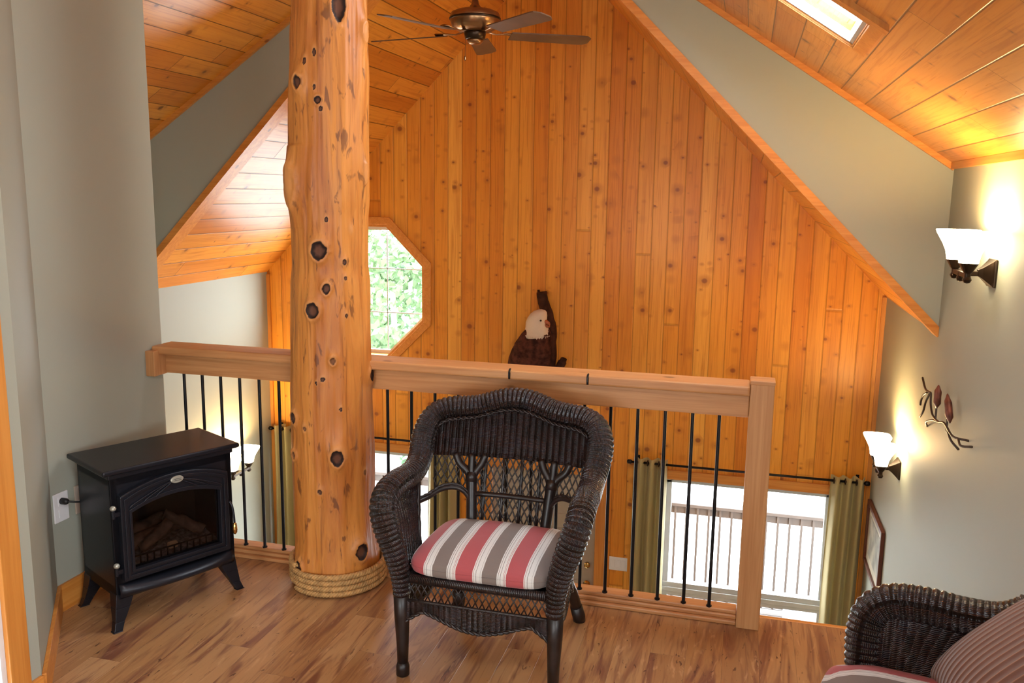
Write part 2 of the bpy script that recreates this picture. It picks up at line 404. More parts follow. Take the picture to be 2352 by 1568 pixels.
def cordmat():
    t = NT('brown_corduroy'); P = t.n('TexCoord').outputs['Object']; s = t.n('SeparateXYZ'); t.put(s.inputs[0], P)
    uv = t.n('SeparateXYZ'); t.put(uv.inputs[0], t.n('UVMap').outputs[0])
    a = t.math('FRACT', t.math('MULTIPLY', uv.outputs[1], 20.0)); h = t.math('SINE', t.math('MULTIPLY', a, PI))
    n1 = t.noise(P, 30, 3)
    c = t.mix(t.smooth(h, .05, .38), (.36, .17, .10, 1), t.mix(n1, (.13, .052, .034, 1), (.20, .085, .055, 1)))
    t.set(color=c, rough=.85, sheen=.4); t.bump(h, .8, .004); return t.m
M['cord'] = cordmat()

def logmat():
    t = NT('varnished_cedar_log'); P = t.n('TexCoord').outputs['Object']
    at = t.n('Attribute', attribute_name='knot'); k = t.n('SeparateColor'); t.put(k.inputs[0], at.outputs[0])
    mp = t.n('VectorMath', operation='MULTIPLY'); t.put(mp.inputs[0], P); mp.inputs[1].default_value = (9, 9, .9)
    g = t.noise(mp.outputs[0], 1, 5, .6, 1.2)
    mp2 = t.n('VectorMath', operation='MULTIPLY'); t.put(mp2.inputs[0], P); mp2.inputs[1].default_value = (42, 42, 2.2)
    g2 = t.noise(mp2.outputs[0], 1, 4, .65, .8)
    mp3 = t.n('VectorMath', operation='MULTIPLY'); t.put(mp3.inputs[0], P); mp3.inputs[1].default_value = (30, 30, 9)
    g3 = t.noise(mp3.outputs[0], 1, 3, .6, .5)
    c = t.mix(t.smooth(g, .32, .68), (.62, .25, .05, 1), (.44, .14, .024, 1))
    c = t.mix(t.math('MULTIPLY', t.smooth(g2, .5, .75) , .75), c, (.22, .06, .012, 1))
    c = t.mix(t.math('MULTIPLY', t.smooth(g3, .60, .68), .7), c, (.10, .03, .012, 1))
    c = t.mix(t.smooth(k.outputs[1], .1, .9), c, (.60, .26, .08, 1))
    kn = t.mix(t.smooth(t.math('ADD', k.outputs[2], t.math('MULTIPLY', t.noise(P, 70, 3), .5)), .55, 1.1), (.12, .045, .022, 1), (.018, .007, .005, 1)); c = t.mix(t.smooth(k.outputs[0], .2, .6), c, kn)
    t.set(color=c, rough=t.mix(k.outputs[0], (.48,.48,.48,1), (.75,.75,.75,1)), coat=t.math('MULTIPLY_ADD', k.outputs[0], -.06, .06), coatr=.35, spec=.35); t.bump(t.math('ADD', t.math('MULTIPLY', g2, .6), g), .25, .010); return t.m
M['log'] = logmat()
def foliage(name, c1, c2):
    t = NT(name); P = t.n('TexCoord').outputs['Object']
    t.set(color=t.mix(t.noise(P, 1.5, 4), V4(c1), V4(c2)), rough=.6, spec=.3); return t.m
M['leafA'] = foliage('leaf_light', (.06, .12, .045), (.14, .22, .10)); M['leafB'] = foliage('leaf_mid', (.03, .075, .03), (.08, .14, .07))
M['bark'] = simple('grey_bark', (.17, .155, .16), .9, var=.3, nscale=5)

# ------------------------------------------------------------------ setting
m = MB(); m.add([(x, y, z) for z in (-.26, 0) for x, y in ((-2.53, LY), (-2.53, 2.6), (-2.104, 2.07), (-2.104, -2.5), (XR, -2.5), (XR, LY))],
                [(5, 4, 3, 2, 1, 0), (6, 7, 8, 9, 10, 11)] + [(i, (i + 1) % 6, (i + 1) % 6 + 6, i + 6) for i in range(6)])
struct(m.build('floor', M['floor']))
struct(MB().box(XL, XR, LY - 1.2, FY, ZG - .1, ZG).build('floor_lower', M['floor']))
# left loft wall: near run, diagonal jog, run beside the stove (tops follow the ceiling)
pts = [(-2.104, -2.5), (-2.104, 2.07), (-2.53, 2.60), (-2.53, 3.30)]
inn = [(-2.22, -2.5), (-2.22, 2.03), (-2.65, 2.56), (-2.65, 3.30)]
m = MB(); vs = []; n = 4
DY0, DY1 = 1.05, 1.94            # door opening in the near run
def wallrun(m, a, b, a2, b2, z0=-.26, z1=None):
    q = [a, b, b2, a2]
    vs = [(x, y, z0) for x, y in q] + [(x, y, (zc(x) if z1 is None else z1) + (.0 if z1 is None else 0)) for x, y in q]
    m.add(vs, [(3, 2, 1, 0), (4, 5, 6, 7), (0, 1, 5, 4), (1, 2, 6, 5), (2, 3, 7, 6), (3, 0, 4, 7)])
wallrun(m, (-2.104, -2.5), (-2.104, DY0), (-2.22, -2.5), (-2.22, DY0))
wallrun(m, (-2.104, DY1), pts[1], (-2.22, DY1), inn[1])
wallrun(m, (-2.104, DY0), (-2.104, DY1), (-2.22, DY0), (-2.22, DY1), z0=2.03)
wallrun(m, pts[1], pts[2], inn[1], inn[2]); wallrun(m, pts[2], pts[3], inn[2], inn[3])
struct(m.build('wall_left', M['wall']))
# room beyond the side door (closed off behind)
m = MB(); m.box(-3.4, -3.3, .5, 2.5, -.02, 2.2); m.box(-3.3, -2.22, .4, .5, -.02, 2.2); m.box(-3.3, -2.68, 2.5, 2.6, -.02, 2.2)
struct(m.build('wall_sideroom', M['wall']))
struct(MB().box(-3.4, -2.22, .4, 2.0, -.1, 0).build('floor_sideroom', M['floor']))
# door casing and open door jamb
r = empty('door_1', (-2.104, DY1, 0)); r['kind'] = 'structure'
MB().box(0, .018, 0, .075, 0, 2.1).box(0, .018, DY0 - DY1 - .075, DY0 - DY1, 0, 2.1).box(0, .018, DY0 - DY1, 0, 2.03, 2.1).build('casing', M['casing'], r, bevel=.003)
MB().box(-.118, 0.002, -.018, 0, 0, 2.03).box(-.118, .002, DY0 - DY1, DY0 - DY1 + .018, 0, 2.03).build('jamb', M['white'], r)
# baseboards of the loft
m = MB()
def bb(m, a, b, side, h=.11, t=.014):
    a = Vector((*a, 0)); b = Vector((*b, 0)); d = (b - a).normalized(); nrm = Vector((d.y, -d.x, 0)) * side
    vs = [a, b, b + nrm * t, a + nrm * t]; vs = vs + [v + Vector((0, 0, h)) for v in vs]
    m.add(vs, [(3, 2, 1, 0), (4, 5, 6, 7), (0, 1, 5, 4), (1, 2, 6, 5), (2, 3, 7, 6), (3, 0, 4, 7)])
bb(m, (-2.104, DY1 + .075), (-2.104, 2.066), 1); bb(m, (-2.104, 2.07), (-2.53, 2.60), 1); bb(m, (-2.53, 2.60), (-2.53, 3.27), 1)
struct(m.build('baseboard_left', M['trimwood'], bevel=.002))
m = MB(); bb(m, (XR, -2.5), (XR, 3.34), -1); struct(m.build('baseboard_right', M['trimwood'], bevel=.002))
# right wall: one continuous wall from loft to far gable
m = poly_prism([[(-2.5, ZG), (FY, ZG), (FY, zg(XR)), (HY, zg(XR)), (HY, zc(XR)), (-2.5, zc(XR))], [(-1.9, .75), (.5, .75), (.5, 1.65), (-1.9, 1.65)]], XR, XR + .14, 'x')
struct(m.build('wall_right', M['wall']))
# wall behind the camera, with an unseen window added to light the loft
m = poly_prism([[(-2.22, 0), (XR + .14, 0), (XR + .14, zc(XR)), (RX, RZ), (-2.22, zc(-2.22))], [(-1.9, .45), (-1.9, 1.75), (-.6, 1.75), (-.6, .45)]], -2.64, -2.5)
struct(m.build('wall_back', M['wall']))
m = MB()
for x in (-1.9, -1.275, -.65): m.box(x, x + .05, -2.6, -2.54, .45, 1.75)
for z in (.45, 1.70): m.box(-1.9, -.6, -2.6, -2.54, z, z + .05)
w = struct(m.build('window_4', M['frame_w']))
MB().box(-1.88, -.62, -2.575, -2.57, .47, 1.73).build('pane', M['glass'], w)
m = MB()
for y in (-1.9, -1.12, -.33, .45): m.box(XR + .05, XR + .1, y, y + .05, .75, 1.65)
for z in (.75, 1.6): m.box(XR + .05, XR + .1, -1.9, .5, z, z + .05)
w = struct(m.build('window_7', M['frame_w']))  # out-of-view window added to brighten the left wall and floor
MB().box(XR + .07, XR + .075, -1.88, .48, .77, 1.63).build('pane', M['glass'], w)
MB().box(XR - .018, XR, -1.97, .57, 1.65, 1.72).box(XR - .018, XR, -1.97, .57, .68, .75).box(XR - .018, XR, -1.97, -1.9, .75, 1.65).box(XR - .018, XR, .5, .57, .75, 1.65).build('casing', M['casing'], w)
# hall side: left wall, unseen wall added under the loft edge to contain light
m = poly_prism([[(LY, ZG), (FY, ZG), (FY, zg(XL)), (HY + .1, zg(XL)), (HY, zc(XL)), (3.18, zc(XL)), (3.18, ZG)]], XL - .14, XL, 'x')
struct(m.build('wall_hall_left', M['wall']))
m = poly_prism([[(XL, ZG), (-2.65, ZG), (-2.65, zc(-2.65)), (XL, zc(XL))]], 3.18, 3.30); struct(m.build('wall_hall_back', M['wall']))
m = MB().box(-2.65, XR, LY - .16, LY - .04, ZG, -.26); struct(m.build('wall_light_stop', M['wall']))
# ceilings of the loft (8:12) with skylight opening on the right slope, hall ceilings (12:12)
def slab(x0, x1, y0, y1, fz, t=.10):
    m = MB(); q = [(x0, y0), (x1, y0), (x1, y1), (x0, y1)]
    m.add([(x, y, fz(x)) for x, y in q] + [(x, y, fz(x) + t) for x, y in q], [(0, 1, 2, 3), (7, 6, 5, 4), (1, 0, 4, 5), (2, 1, 5, 6), (3, 2, 6, 7), (0, 3, 7, 4)]); return m
struct(slab(XL - .14, RX, -2.64, HY + .12, zc).build('ceiling_left', M['ceil_l']))
SX0, SX1, SY0, SY1 = -.62, .365, 3.285, 3.85
TX0, TX1, TY0, TY1 = -.62, .365, .2, .77      # unseen second skylight further back along the slope, added for more daylight
m = MB()
for a in ((RX, SX0, -2.64, HY + .12), (SX1, XR + .14, -2.64, HY + .12), (SX0, SX1, -2.64, TY0), (SX0, SX1, TY1, SY0), (SX0, SX1, SY1, HY + .12)):
    q = slab(*a, zc); m.add(q.v, q.f)
struct(m.build('ceiling_right', M['ceil_r']))
for i, (y0, y1) in enumerate(((SY0, SY1), (TY0, TY1))):
    r = empty('window_%d' % (5 + i), (SX0, y0, zc(SX0))); r['kind'] = 'structure'
    m = MB(); W = y1 - y0; dx = SX1 - SX0
    def P_(u, y, h): return (u * dx, y, -u * dx * SY + h)
    def pr(m, u0, u1, ya, yb, h0, h1):
        vs = [P_(u, y, h) for h in (h0, h1) for (u, y) in ((u0, ya), (u1, ya), (u1, yb), (u0, yb))]
        m.add(vs, [(3, 2, 1, 0), (4, 5, 6, 7), (0, 1, 5, 4), (1, 2, 6, 5), (2, 3, 7, 6), (3, 0, 4, 7)])
    # light well and casing
    pr(m, 0, 1, -.02, 0.002, .0, .075); pr(m, 0, 1, W - .002, W + .02, .0, .075); pr(m, -.02, 0.002, -.02, W + .02, 0, .075); pr(m, .998, 1.02, -.02, W + .02, 0, .075)
    m.build('light_well', M['trimwood'], r)
    m = MB(); pr(m, -.07, 1.05, -.07, -.001, -.022, 0); pr(m, -.07, 1.02, W + .001, W + .012, -.006, 0); pr(m, 1.001, 1.045, -.0005, W + .0005, -.010, 0); pr(m, -.07, -.001, -.0005, W + .0005, -.010, 0)
    m.build('casing', M['casing'], r)
    m = MB(); pr(m, 0, 1, 0, .015, .01, .05); pr(m, 0, 1, W - .015, W, .01, .05); pr(m, 0, .015, 0, W, .01, .05); pr(m, .985, 1, 0, W, .01, .05)
    m.build('sash', M['frame_w'], r)
    m = MB(); pr(m, 0, 1, 0, W, .02, .024); m.build('pane', M['glass'], r)
struct(slab(XL - .14, RX, HY + .1, FY + .1, zg).build('ceiling_hall_left', M['gceil_l']))
struct(slab(RX, XR + .14, HY + .1, FY + .1, zg).build('ceiling_hall_right', M['gceil_r']))
# hanging gable wall (two painted wedges that meet at the ridge)
m = MB()
for sx in (XL, XR):
    tri = [(RX, RZ), (sx, zc(sx)), (sx, zg(sx))]
    q = poly_prism([tri], HY, HY + .12); m.add(q.v, q.f)
struct(m.build('wall_header', M['wall']))
# its trims: lower edge board and thin strip at the ceiling
m = MB()
for sx in (XL, XR):
    sg = 1 if sx > RX else -1
    q = poly_prism([[(RX, RZ - .001), (sx, zg(sx) - .0), (sx, zg(sx) + .030 * 1.42), (RX, RZ + .030 * 1.42)]], HY - .016, HY - .0005)
    m.add([(x, y, z) for x, y, z in q.v], q.f)
    m.bar((RX, HY + .05, RZ - .008), (sx, HY + .05, zg(sx) - .008), .135, .014, (0, 0, 1))
struct(m.build('trim_1', M['trimx']))
m = MB()
for sx in (XL, XR):
    m.bar((RX, HY - .012, RZ - .016), (sx, HY - .012, zc(sx) - .016), .024, .03, (0, 0, 1))
struct(m.build('trim_2', M['trimx']))
struct(MB().box(XR - .02, XR, -2.5, HY, zc(XR) - .022, zc(XR) + .012).build('trim_3', M['trimwood']))
# far gable wall with its openings
OC = (-3.13, .82); OA = .5635; OS = OA * math.tan(PI / 8)
octo = [(-OS, OA), (OS, OA), (OA, OS), (OA, -OS), (OS, -OA), (-OS, -OA), (-OA, -OS), (-OA, OS)]
hole = lambda x0, x1, z0, z1: [(x0, z0), (x1, z0), (x1, z1), (x0, z1)]
WZ0, WZ1 = -2.28, -.57
WINR = (-.53, .76); WINL = (-3.79, -2.50); DOOR = (-1.97, -1.07)
m = poly_prism([[(XL, ZG), (DOOR[0], ZG), (DOOR[0], -.61), (DOOR[1], -.61), (DOOR[1], ZG), (XR, ZG), (XR, zg(XR)), (RX, RZ), (XL, zg(XL))],
                [(OC[0] + a, OC[1] + b) for a, b in octo], hole(*WINR, WZ0, WZ1), hole(*WINL, WZ0, WZ1)], FY, FY + .16)
struct(m.build('wall_far', M['gable']))
# corner boards of the panelling
struct(MB().box(XR - .03, XR, FY - .018, FY, ZG, zg(XR)).box(XL, XL + .03, FY - .018, FY, ZG, zg(XL) - .02).build('trim_4', M['casing']))
# octagonal window
r = empty('window_1', (OC[0], FY, OC[1])); r['kind'] = 'structure'
def ring(m, s0, s1, y0, y1):
    n = 8; vs = []
    for s, y in ((s0, y0), (s1, y0), (s1, y1), (s0, y1)): vs += [(a * s, y, b * s) for a, b in octo]
    fs = []
    for c in range(4):
        for k in range(n): fs.append((c * n + k, c * n + (k + 1) % n, ((c + 1) % 4) * n + (k + 1) % n, ((c + 1) % 4) * n + k))
    m.add(vs, fs)
m = MB(); ring(m, 1.0, 1.11, -.018, 0); m.build('casing', M['trimwood'], r, bevel=.003)
m = MB(); ring(m, .965, 1.0, -.003, .15); m.build('jamb', M['trimwood'], r)
m = MB(); ring(m, .91, .965, .09, .13); m.build('window_frame', M['frame_w'], r)
m = MB()
for t_ in (-OA / 3, OA / 3): m.box(t_ - .004, t_ + .004, .107, .113, -OA * .93, OA * .93); m.box(-OA * .93, OA * .93, .107, .113, t_ - .004, t_ + .004)
m.box(-.004, .004, .107, .113, 0, .01)
m.build('muntin', M['frame_w'], r)
m = MB(); m.add([(a * .93, .11, b * .93) for a, b in octo], [tuple(range(8))]); m.build('pane', M['glass'], r)
# the two tall lower windows
for i, (x0, x1) in enumerate((WINL, WINR)):
    r = empty('window_%d' % (2 + i), (x0, FY, WZ0)); r['kind'] = 'structure'; W = x1 - x0; H = WZ1 - WZ0; zb = -1.52 - WZ0
    m = MB().box(-.065, 0, -.018, 0, -.06, H + .075).box(W, W + .065, -.018, 0, -.06, H + .075).box(-.065, W + .065, -.02, 0, H, H + .075).box(-.065, W + .065, -.018, 0, -.06, 0)
    m.build('casing', M['trimx'], r, bevel=.003)
    MB().box(0, .012, 0, .16, 0, H).box(W - .012, W, 0, .16, 0, H).box(0, W, 0, .16, H - .012, H).build('jamb', M['frame_w'], r)
    m = MB().box(.012, .06, .06, .11, 0, H).box(W - .06, W - .012, .06, .11, 0, H).box(.012, W - .012, .06, .11, H - .05, H - .01).box(.012, W - .012, .06, .11, 0, .05)
    m.box(.012, W - .012, .05, .12, zb - .055, zb + .055).box(.012, W - .012, .035, .05, zb - .02, zb + .015)
    m.build('window_frame', M['frame_w'], r, bevel=.003)
    MB().box(.05, W - .05, .083, .087, .04, zb - .05).box(.05, W - .05, .083, .087, zb + .05, H - .05).build('pane', M['glass'], r)
# inner door between the windows
r = empty('door_2', (DOOR[0], FY, ZG)); r['kind'] = 'structure'; W = DOOR[1] - DOOR[0]; H = -.61 - ZG
MB().box(-.09, 0, -.018, 0, 0, H + .09).box(W, W + .09, -.018, 0, 0, H + .09).box(0, W, -.018, 0, H, H + .09).build('casing', M['casing'], r, bevel=.003)
m = MB().box(.004, W - .004, .045, .075, .006, H - .004)
for x0, x1 in ((0, .13), (W - .13, W), (W / 2 - .06, W / 2 + .06)): m.box(max(x0, .004), min(x1, W - .004), .037, .046, .006, H - .004)
for z0, z1 in ((.006, .24), (.9, 1.05), (1.5, 1.62), (H - .14, H - .004)): m.box(.004, W - .004, .035, .046, z0, z1)
m.build('door_leaf', M['doorp'], r, bevel=.004)
MB().lathe([(.03, 0), (.03, .008), (.012, .012), (.012, .035), (.028, .045), (.03, .06), (.018, .072)], n=16, M=Matrix.Rotation(PI / 2, 4, 'X'), c=(W - .065, .036, 1.03)).build('door_knob', M['brass'], r, smooth=True)
MB().lathe([(.025, 0), (.025, .02)], n=16, M=Matrix.Rotation(PI / 2, 4, 'X'), c=(W - .065, .036, 1.2)).build('deadbolt', M['brass'], r, smooth=True)
# nosing at the loft's edge by the stair opening
struct(MB().box(.13, XR, LY - .004, LY + .022, -.045, .002).build('trim_5', M['trimx'], bevel=.006))

# ------------------------------------------------------------------ outside
gnd = struct(MB().box(-30, 30, FY + .2, 60, -5.2, -5).build('ground', M['ground']))
dk = MB()
for k in range(18): dk.box(-5.5, 3.2, FY + .2 + k * .145, FY + .335 + k * .145, ZG - .14, ZG - .1)
struct(dk.build('deck', M['deckw']))
DX = 9.0
r = empty('deck_railing', (0, DX, ZG - .1), 0, 'weathered wooden deck railing with slim balusters outside the far windows', 'railing')
zt = -1.57 - (ZG - .1)
MB().box(-5.5, 3.2, -.07, .07, zt - .035, zt).build('cap_rail', M['deckw'], r, bevel=.004)
MB().box(-5.5, 3.2, -.02, .02, zt - .125, zt - .036).build('top_rail', M['deckw'], r)
MB().box(-5.5, 3.2, -.02, .02, .06, .15).build('bottom_rail', M['deckw'], r)
k = -4.2
idx = 0
while k < 1.6:
    if not (-2.45 < k < -.85):
        MB().box(k - .012, k + .012, -.04, -.021, .06, zt - .04).build('baluster', M['deckw'], r)
    k += .117; idx += 1
for x in (-5.4, -2.0, -.4 + 2.2, 3.1): MB().box(x - .045, x + .045, -.045, .045, 0, zt - .036).build('railing_post', M['deckw'], r)
b = MB().box(-.16, .16, -.13, .13, 0, .55).build('storage_box', M['greybox'], bevel=.05, seg=4, loc=(.69, 8.02, ZG - .1))
tag(b, 'grey rounded box standing on the deck, seen low through the right window', 'box')

def tree(x, y, h, rr, mat, label, seed, lean=0, trunk=.13, low=.12):
    random.seed(seed); z0 = -5
    r = empty('tree', (x, y, z0), 0, label, 'tree', 'trees beyond the far wall')
    path = [(lean * t * t + .05 * math.sin(t * 7 + seed), .05 * math.cos(t * 5), h * .85 * t) for t in [i / 10 for i in range(11)]]
    MB().tube(path, [trunk * (1 - .6 * i / 10) for i in range(11)], 10).build('trunk', M['bark'], r, smooth=True)
    m = MB()
    for c in range(46):
        a = random.random() * 2 * PI; t = random.random(); q = rr * (.3 + .8 * math.sin(PI * (.15 + .8 * t))) * random.random() ** .5
        cx, cy, cz = lean * t + q * math.cos(a), q * math.sin(a), h * (low + (1 - low) * t)
        for l in range(60):
            d = Vector((random.gauss(0, 1), random.gauss(0, 1), random.gauss(0, .7))) * .2 * rr / 1.2; p = Vector((cx, cy, cz)) + d
            u = Vector((random.uniform(-1, 1), random.uniform(-1, 1), random.uniform(-1, 1))).normalized(); w = u.orthogonal().normalized(); s = random.uniform(.05, .1)
            m.add([p - u * s, p + w * s * .55, p + u * s, p - w * s * .55], [(0, 1, 2, 3)])
    m.build('foliage', mat, r)
tree(-5.3, 12.5, 6.2, 1.1, M['leafA'], 'light green leafy tree close outside the octagon window', 3, trunk=.1, low=.66)
tree(-6.9, 14.5, 7.5, 1.5, M['leafB'], 'mid green tree standing furthest left beyond the octagon window', 5, low=.36)
tree(-7.4, 19.5, 8, 1.9, M['leafA'], 'broad pale tree in the distance through the octagon window', 8, trunk=.2)
tree(-5.9, 17.0, 5.2, 1.6, M['leafB'], 'low bushy green tree behind the leafy one outside the octagon window', 11)
t_ = empty('tree', (-5.9, 13.4, -5), 0, 'bare leaning grey tree trunk outside the octagon window', 'tree')
MB().tube([(0, 0, 0), (-.05, 0, 2.5), (-.25, 0, 4.6), (-.5, 0, 7)], [.16, .14, .12, .1], 12).build('trunk', M['bark'], t_, smooth=True)

# ------------------------------------------------------------------ log post
LC = (-1.63, 3.2)
KN = [(-78, 1.419, .030, .034, 1, .020), (-86.7, 1.185, .026, .030, 1, .017), (-59.4, .588, .025, .032, 1, .022), (-31.6, .176, .027, .034, 1, .026), (-122, .101, .024, .028, 1, .015),
      (-50, 2.325, .026, .055, 1, .008), (-68, 1.272, .016, .022, .8, .010), (-42, 1.376, .010, .012, .7, .008), (-41, 1.313, .007, .009, .7, .006), (-61, .986, .013, .016, .5, .010),
      (-75, .912, .010, .010, .9, .004), (-78, 1.986, .013, .014, 1, .004), (-74, 1.955, .008, .010, 1, .003), (-84, 2.159, .008, .016, .8, .004), (-107, 2.052, .020, .026, .6, .024),
      (-125, 1.663, .035, .060, .25, .026), (-3.5, 2.251, .018, .03, .3, .018), (-83, 2.034, .006, .010, .9, .003), (-41, 1.166, .006, .010, .8, .005), (-104, .704, .010, .012, .5, .006),
      (-125, .738, .016, .024, .8, .014), (-127, .58, .013, .018, .5, .012), (-84, .445, .012, .012, .6, .006), (-3, 1.718, .014, .03, .2, .012), (-98, 2.129, .008, .014, .8, .004),
      (-67, 1.541, .008, .010, .9, .004), (-52, .789, .007, .009, .8, .004), (-16, .505, .009, .014, .5, .005), (-30, 1.499, .008, .012, .3, .006), (-84, .897, .005, .008, .9, .003),
      (60, 1.3, .03, .035, 1, .014), (120, .8, .026, .03, 1, .012), (170, 1.9, .025, .03, 1, .012), (10, .9, .02, .025, 1, .01), (95, 2.1, .02, .03, 1, .01)]
LR = [(0, .186), (.05, .180), (.23, .172), (.43, .170), (.62, .170), (.81, .167), (1.0, .163), (1.18, .160), (1.27, .157), (1.36, .150), (1.54, .152), (1.63, .158), (1.72, .158), (1.89, .154), (2.06, .153), (2.22, .149), (2.38, .144), (3.5, .135)]
LO = [(0, .008), (.43, -.002), (1.0, -.007), (1.63, -.002), (1.89, .005), (2.2, .013), (2.4, .018), (3.5, .03)]
def lerp_t(T, z):
    for (a, b), (c, d) in zip(T, T[1:]):
        if z <= c:
            t = (z - a) / (c - a); t = t * t * (3 - 2 * t); return b + (d - b) * t
    return T[-1][1]
NA, NZ = 220, 620
ztop = 3.35
knotc = []; vs = []
for i in range(NZ + 1):
    z = ztop * i / NZ; R = lerp_t(LR, z); ox = lerp_t(LO, z)
    for k in range(NA):
        a = 2 * PI * k / NA
        r = R + .006 * mnoise.noise(Vector((math.cos(a) * 1.5, math.sin(a) * 1.5, z * 1.3))) + .0045 * mnoise.noise(Vector((math.cos(a) * 5, math.sin(a) * 5, z * 4)))+ .0020 * mnoise.noise(Vector((math.cos(a) * 13, math.sin(a) * 13, z * 2))) + .0012 * mnoise.noise(Vector((math.cos(a) * 22, math.sin(a) * 22, z * 5)))
        kr = kh = 0; kb = 1.0
        for (ang, kz, kw, kzr, dk, hgt) in KN:
            dz = z - kz
            if abs(dz) > .16: continue
            da = (math.degrees(a) - ang + 180) % 360 - 180; da = math.radians(da) * R
            if abs(da) > .12: continue
            dz2 = dz / kzr if dz < 0 else dz / (kzr * 1.15)
            q = math.hypot(da / kw * (1.0 + .35 * max(0, -dz2)), dz2) * (1 + .16 * mnoise.noise(Vector((da * 90, dz * 90, kz * 9))))
            qs = math.hypot(da / (kw * 1.7), (dz - kzr * .4) / (kzr * 2.2))
            r += hgt * math.exp(-qs * qs * 1.1) * (1.0 if q > 1 else 1.0)
            if kw > .012: r += .0055 * math.exp(-((q - 1.22) / .26) ** 2)
            if dk > .3:
                r -= (hgt * .35 + kw * .22) * max(0, 1 - (q / .95) ** 3); kb = min(kb, q)
                kr = max(kr, min(1, max(0, (1.12 - q) / .3)) * dk)
            kh = max(kh, .8 * math.exp(-qs * qs * 1.2))
        vs.append((LC[0] + ox + r * math.cos(a), LC[1] + r * math.sin(a), z)); knotc.append((kr, kh, kb, 1))
m = MB(); fs = [(i * NA + k, i * NA + (k + 1) % NA, (i + 1) * NA + (k + 1) % NA, (i + 1) * NA + k) for i in range(NZ) for k in range(NA)]
fs.append(tuple(range(NA - 1, -1, -1))); fs.append(tuple(NZ * NA + k for k in range(NA)))
m.add([(x - LC[0], y - LC[1], z) for x, y, z in vs], fs)
o = m.build('log_post', M['log'], smooth=True, loc=(LC[0], LC[1], 0))
at = o.data.color_attributes.new('knot', 'FLOAT_COLOR', 'POINT')
for i, c in enumerate(knotc): at.data[i].color = c
tag(o, 'thick varnished tree trunk post with dark knots rising through the railing', 'post')
# rope round its foot: four turns of three twisted strands
m = MB(); turns = 4; RR = .196; rr = .0118; per = 420
for s_ in range(3):
    path = []
    for i in range(turns * per + 1):
        t = i / per; a = t * 2 * PI - 2.2; tw = t * 2 * PI * 31 + s_ * 2 * PI / 3
        rad = RR + rr * .50 * math.cos(tw) - .003 * math.floor(t) * 0; zz = .013 + t * .0240 + rr * .50 * math.sin(tw)
        path.append((rad * math.cos(a), rad * math.sin(a), zz))
    m.tube(path, rr * .60, 6)
o = m.build('rope_coil', M['rope'], smooth=True, loc=(LC[0] + .008, LC[1], .001))
tag(o, 'tan twisted rope wound four times round the foot of the tree trunk post', 'rope')

# ------------------------------------------------------------------ railing
r = empty('loft_railing', (0, 3.29, 0), 0, 'pine loft railing with thin black metal balusters and square end post', 'railing')
for x0, x1 in ((-2.525, -1.70), (-1.55, .043)):
    MB().box(x0, x1, -.07, .07, .925, .963).build('handrail_cap', M['rail'], r, bevel=.009, seg=3)
    MB().box(x0 + .012, x1, -.025, .04, .836, .925).build('top_rail', M['rail'], r, bevel=.003)
for x0, x1 in ((-2.5, -1.76), (-1.48, .043)):
    MB().box(x0, x1, -.03, .085, 0, .016).box(x0, x1, -.012, .075, .016, .032).box(x0, x1, .0, .065, .032, .047).build('bottom_plate', M['rail'], r, bevel=.004)
for x in (-2.422, -2.328, -2.234, -2.138, -2.041, -1.944, -1.848, -1.43, -1.322, -1.217, -1.114, -1.01, -.905, -.80, -.692, -.585, -.48, -.373, -.267, -.163, -.063):
    MB().tube([(x, .012, .044), (x, .012, .84)], .0068, 10).tube([(x, .012, .044), (x, .012, .052)], .011, 10).build('baluster', M['iron'], r, smooth=False)
q = empty('newel_post', (.087, -.003, 0)); q.parent = r
MB().box(-.0435, .0435, -.0435, .0435, 0, .968).build('post_shaft', M['post'], q, bevel=.003)
MB().box(-.045, .045, -.045, .045, .966, .982).build('post_cap', M['rail'], q, bevel=.003)
b = MB().box(0, .045, 3.185, 3.275, .832, .946).build('wall_block', M['post'], None, bevel=.004); b.parent = r; b.location = (-2.531, -3.29, 0)
for x, lab in ((-.875, 'thin dark band round the handrail above the wicker chair, nearer the tree trunk'), (-.562, 'thin dark band round the handrail above the wicker chair, nearer the square end post')):
    pth = [(0, -.073, .930), (0, -.0745, .940), (0, -.0745, .957), (0, -.066, .9665), (0, -.058, .967)]
    m = MB(); m.tube([(p[0], p[1], p[2] - .92) for p in pth], .0042, 6)
    o = m.build('rail_strap', M['iron'], None, loc=(x, 3.29, .92)); tag(o, lab, 'strap', 'bands on the handrail')

# ------------------------------------------------------------------ electric stove
r = empty('electric_stove', (-2.231, 2.834, 0), math.radians(62.7), 'black electric stove with arched glass door in the corner', 'stove')
Bk = M['stove']
m = MB(); W, D, Z0, Z1 = .245, .148, .125, .612
q0 = [(-W - .0, -D), (W, -D), (W, D), (-W, D)]; q1 = [(-W + .008, -D + .004), (W - .008, -D + .004), (W - .008, D), (-W + .008, D)]
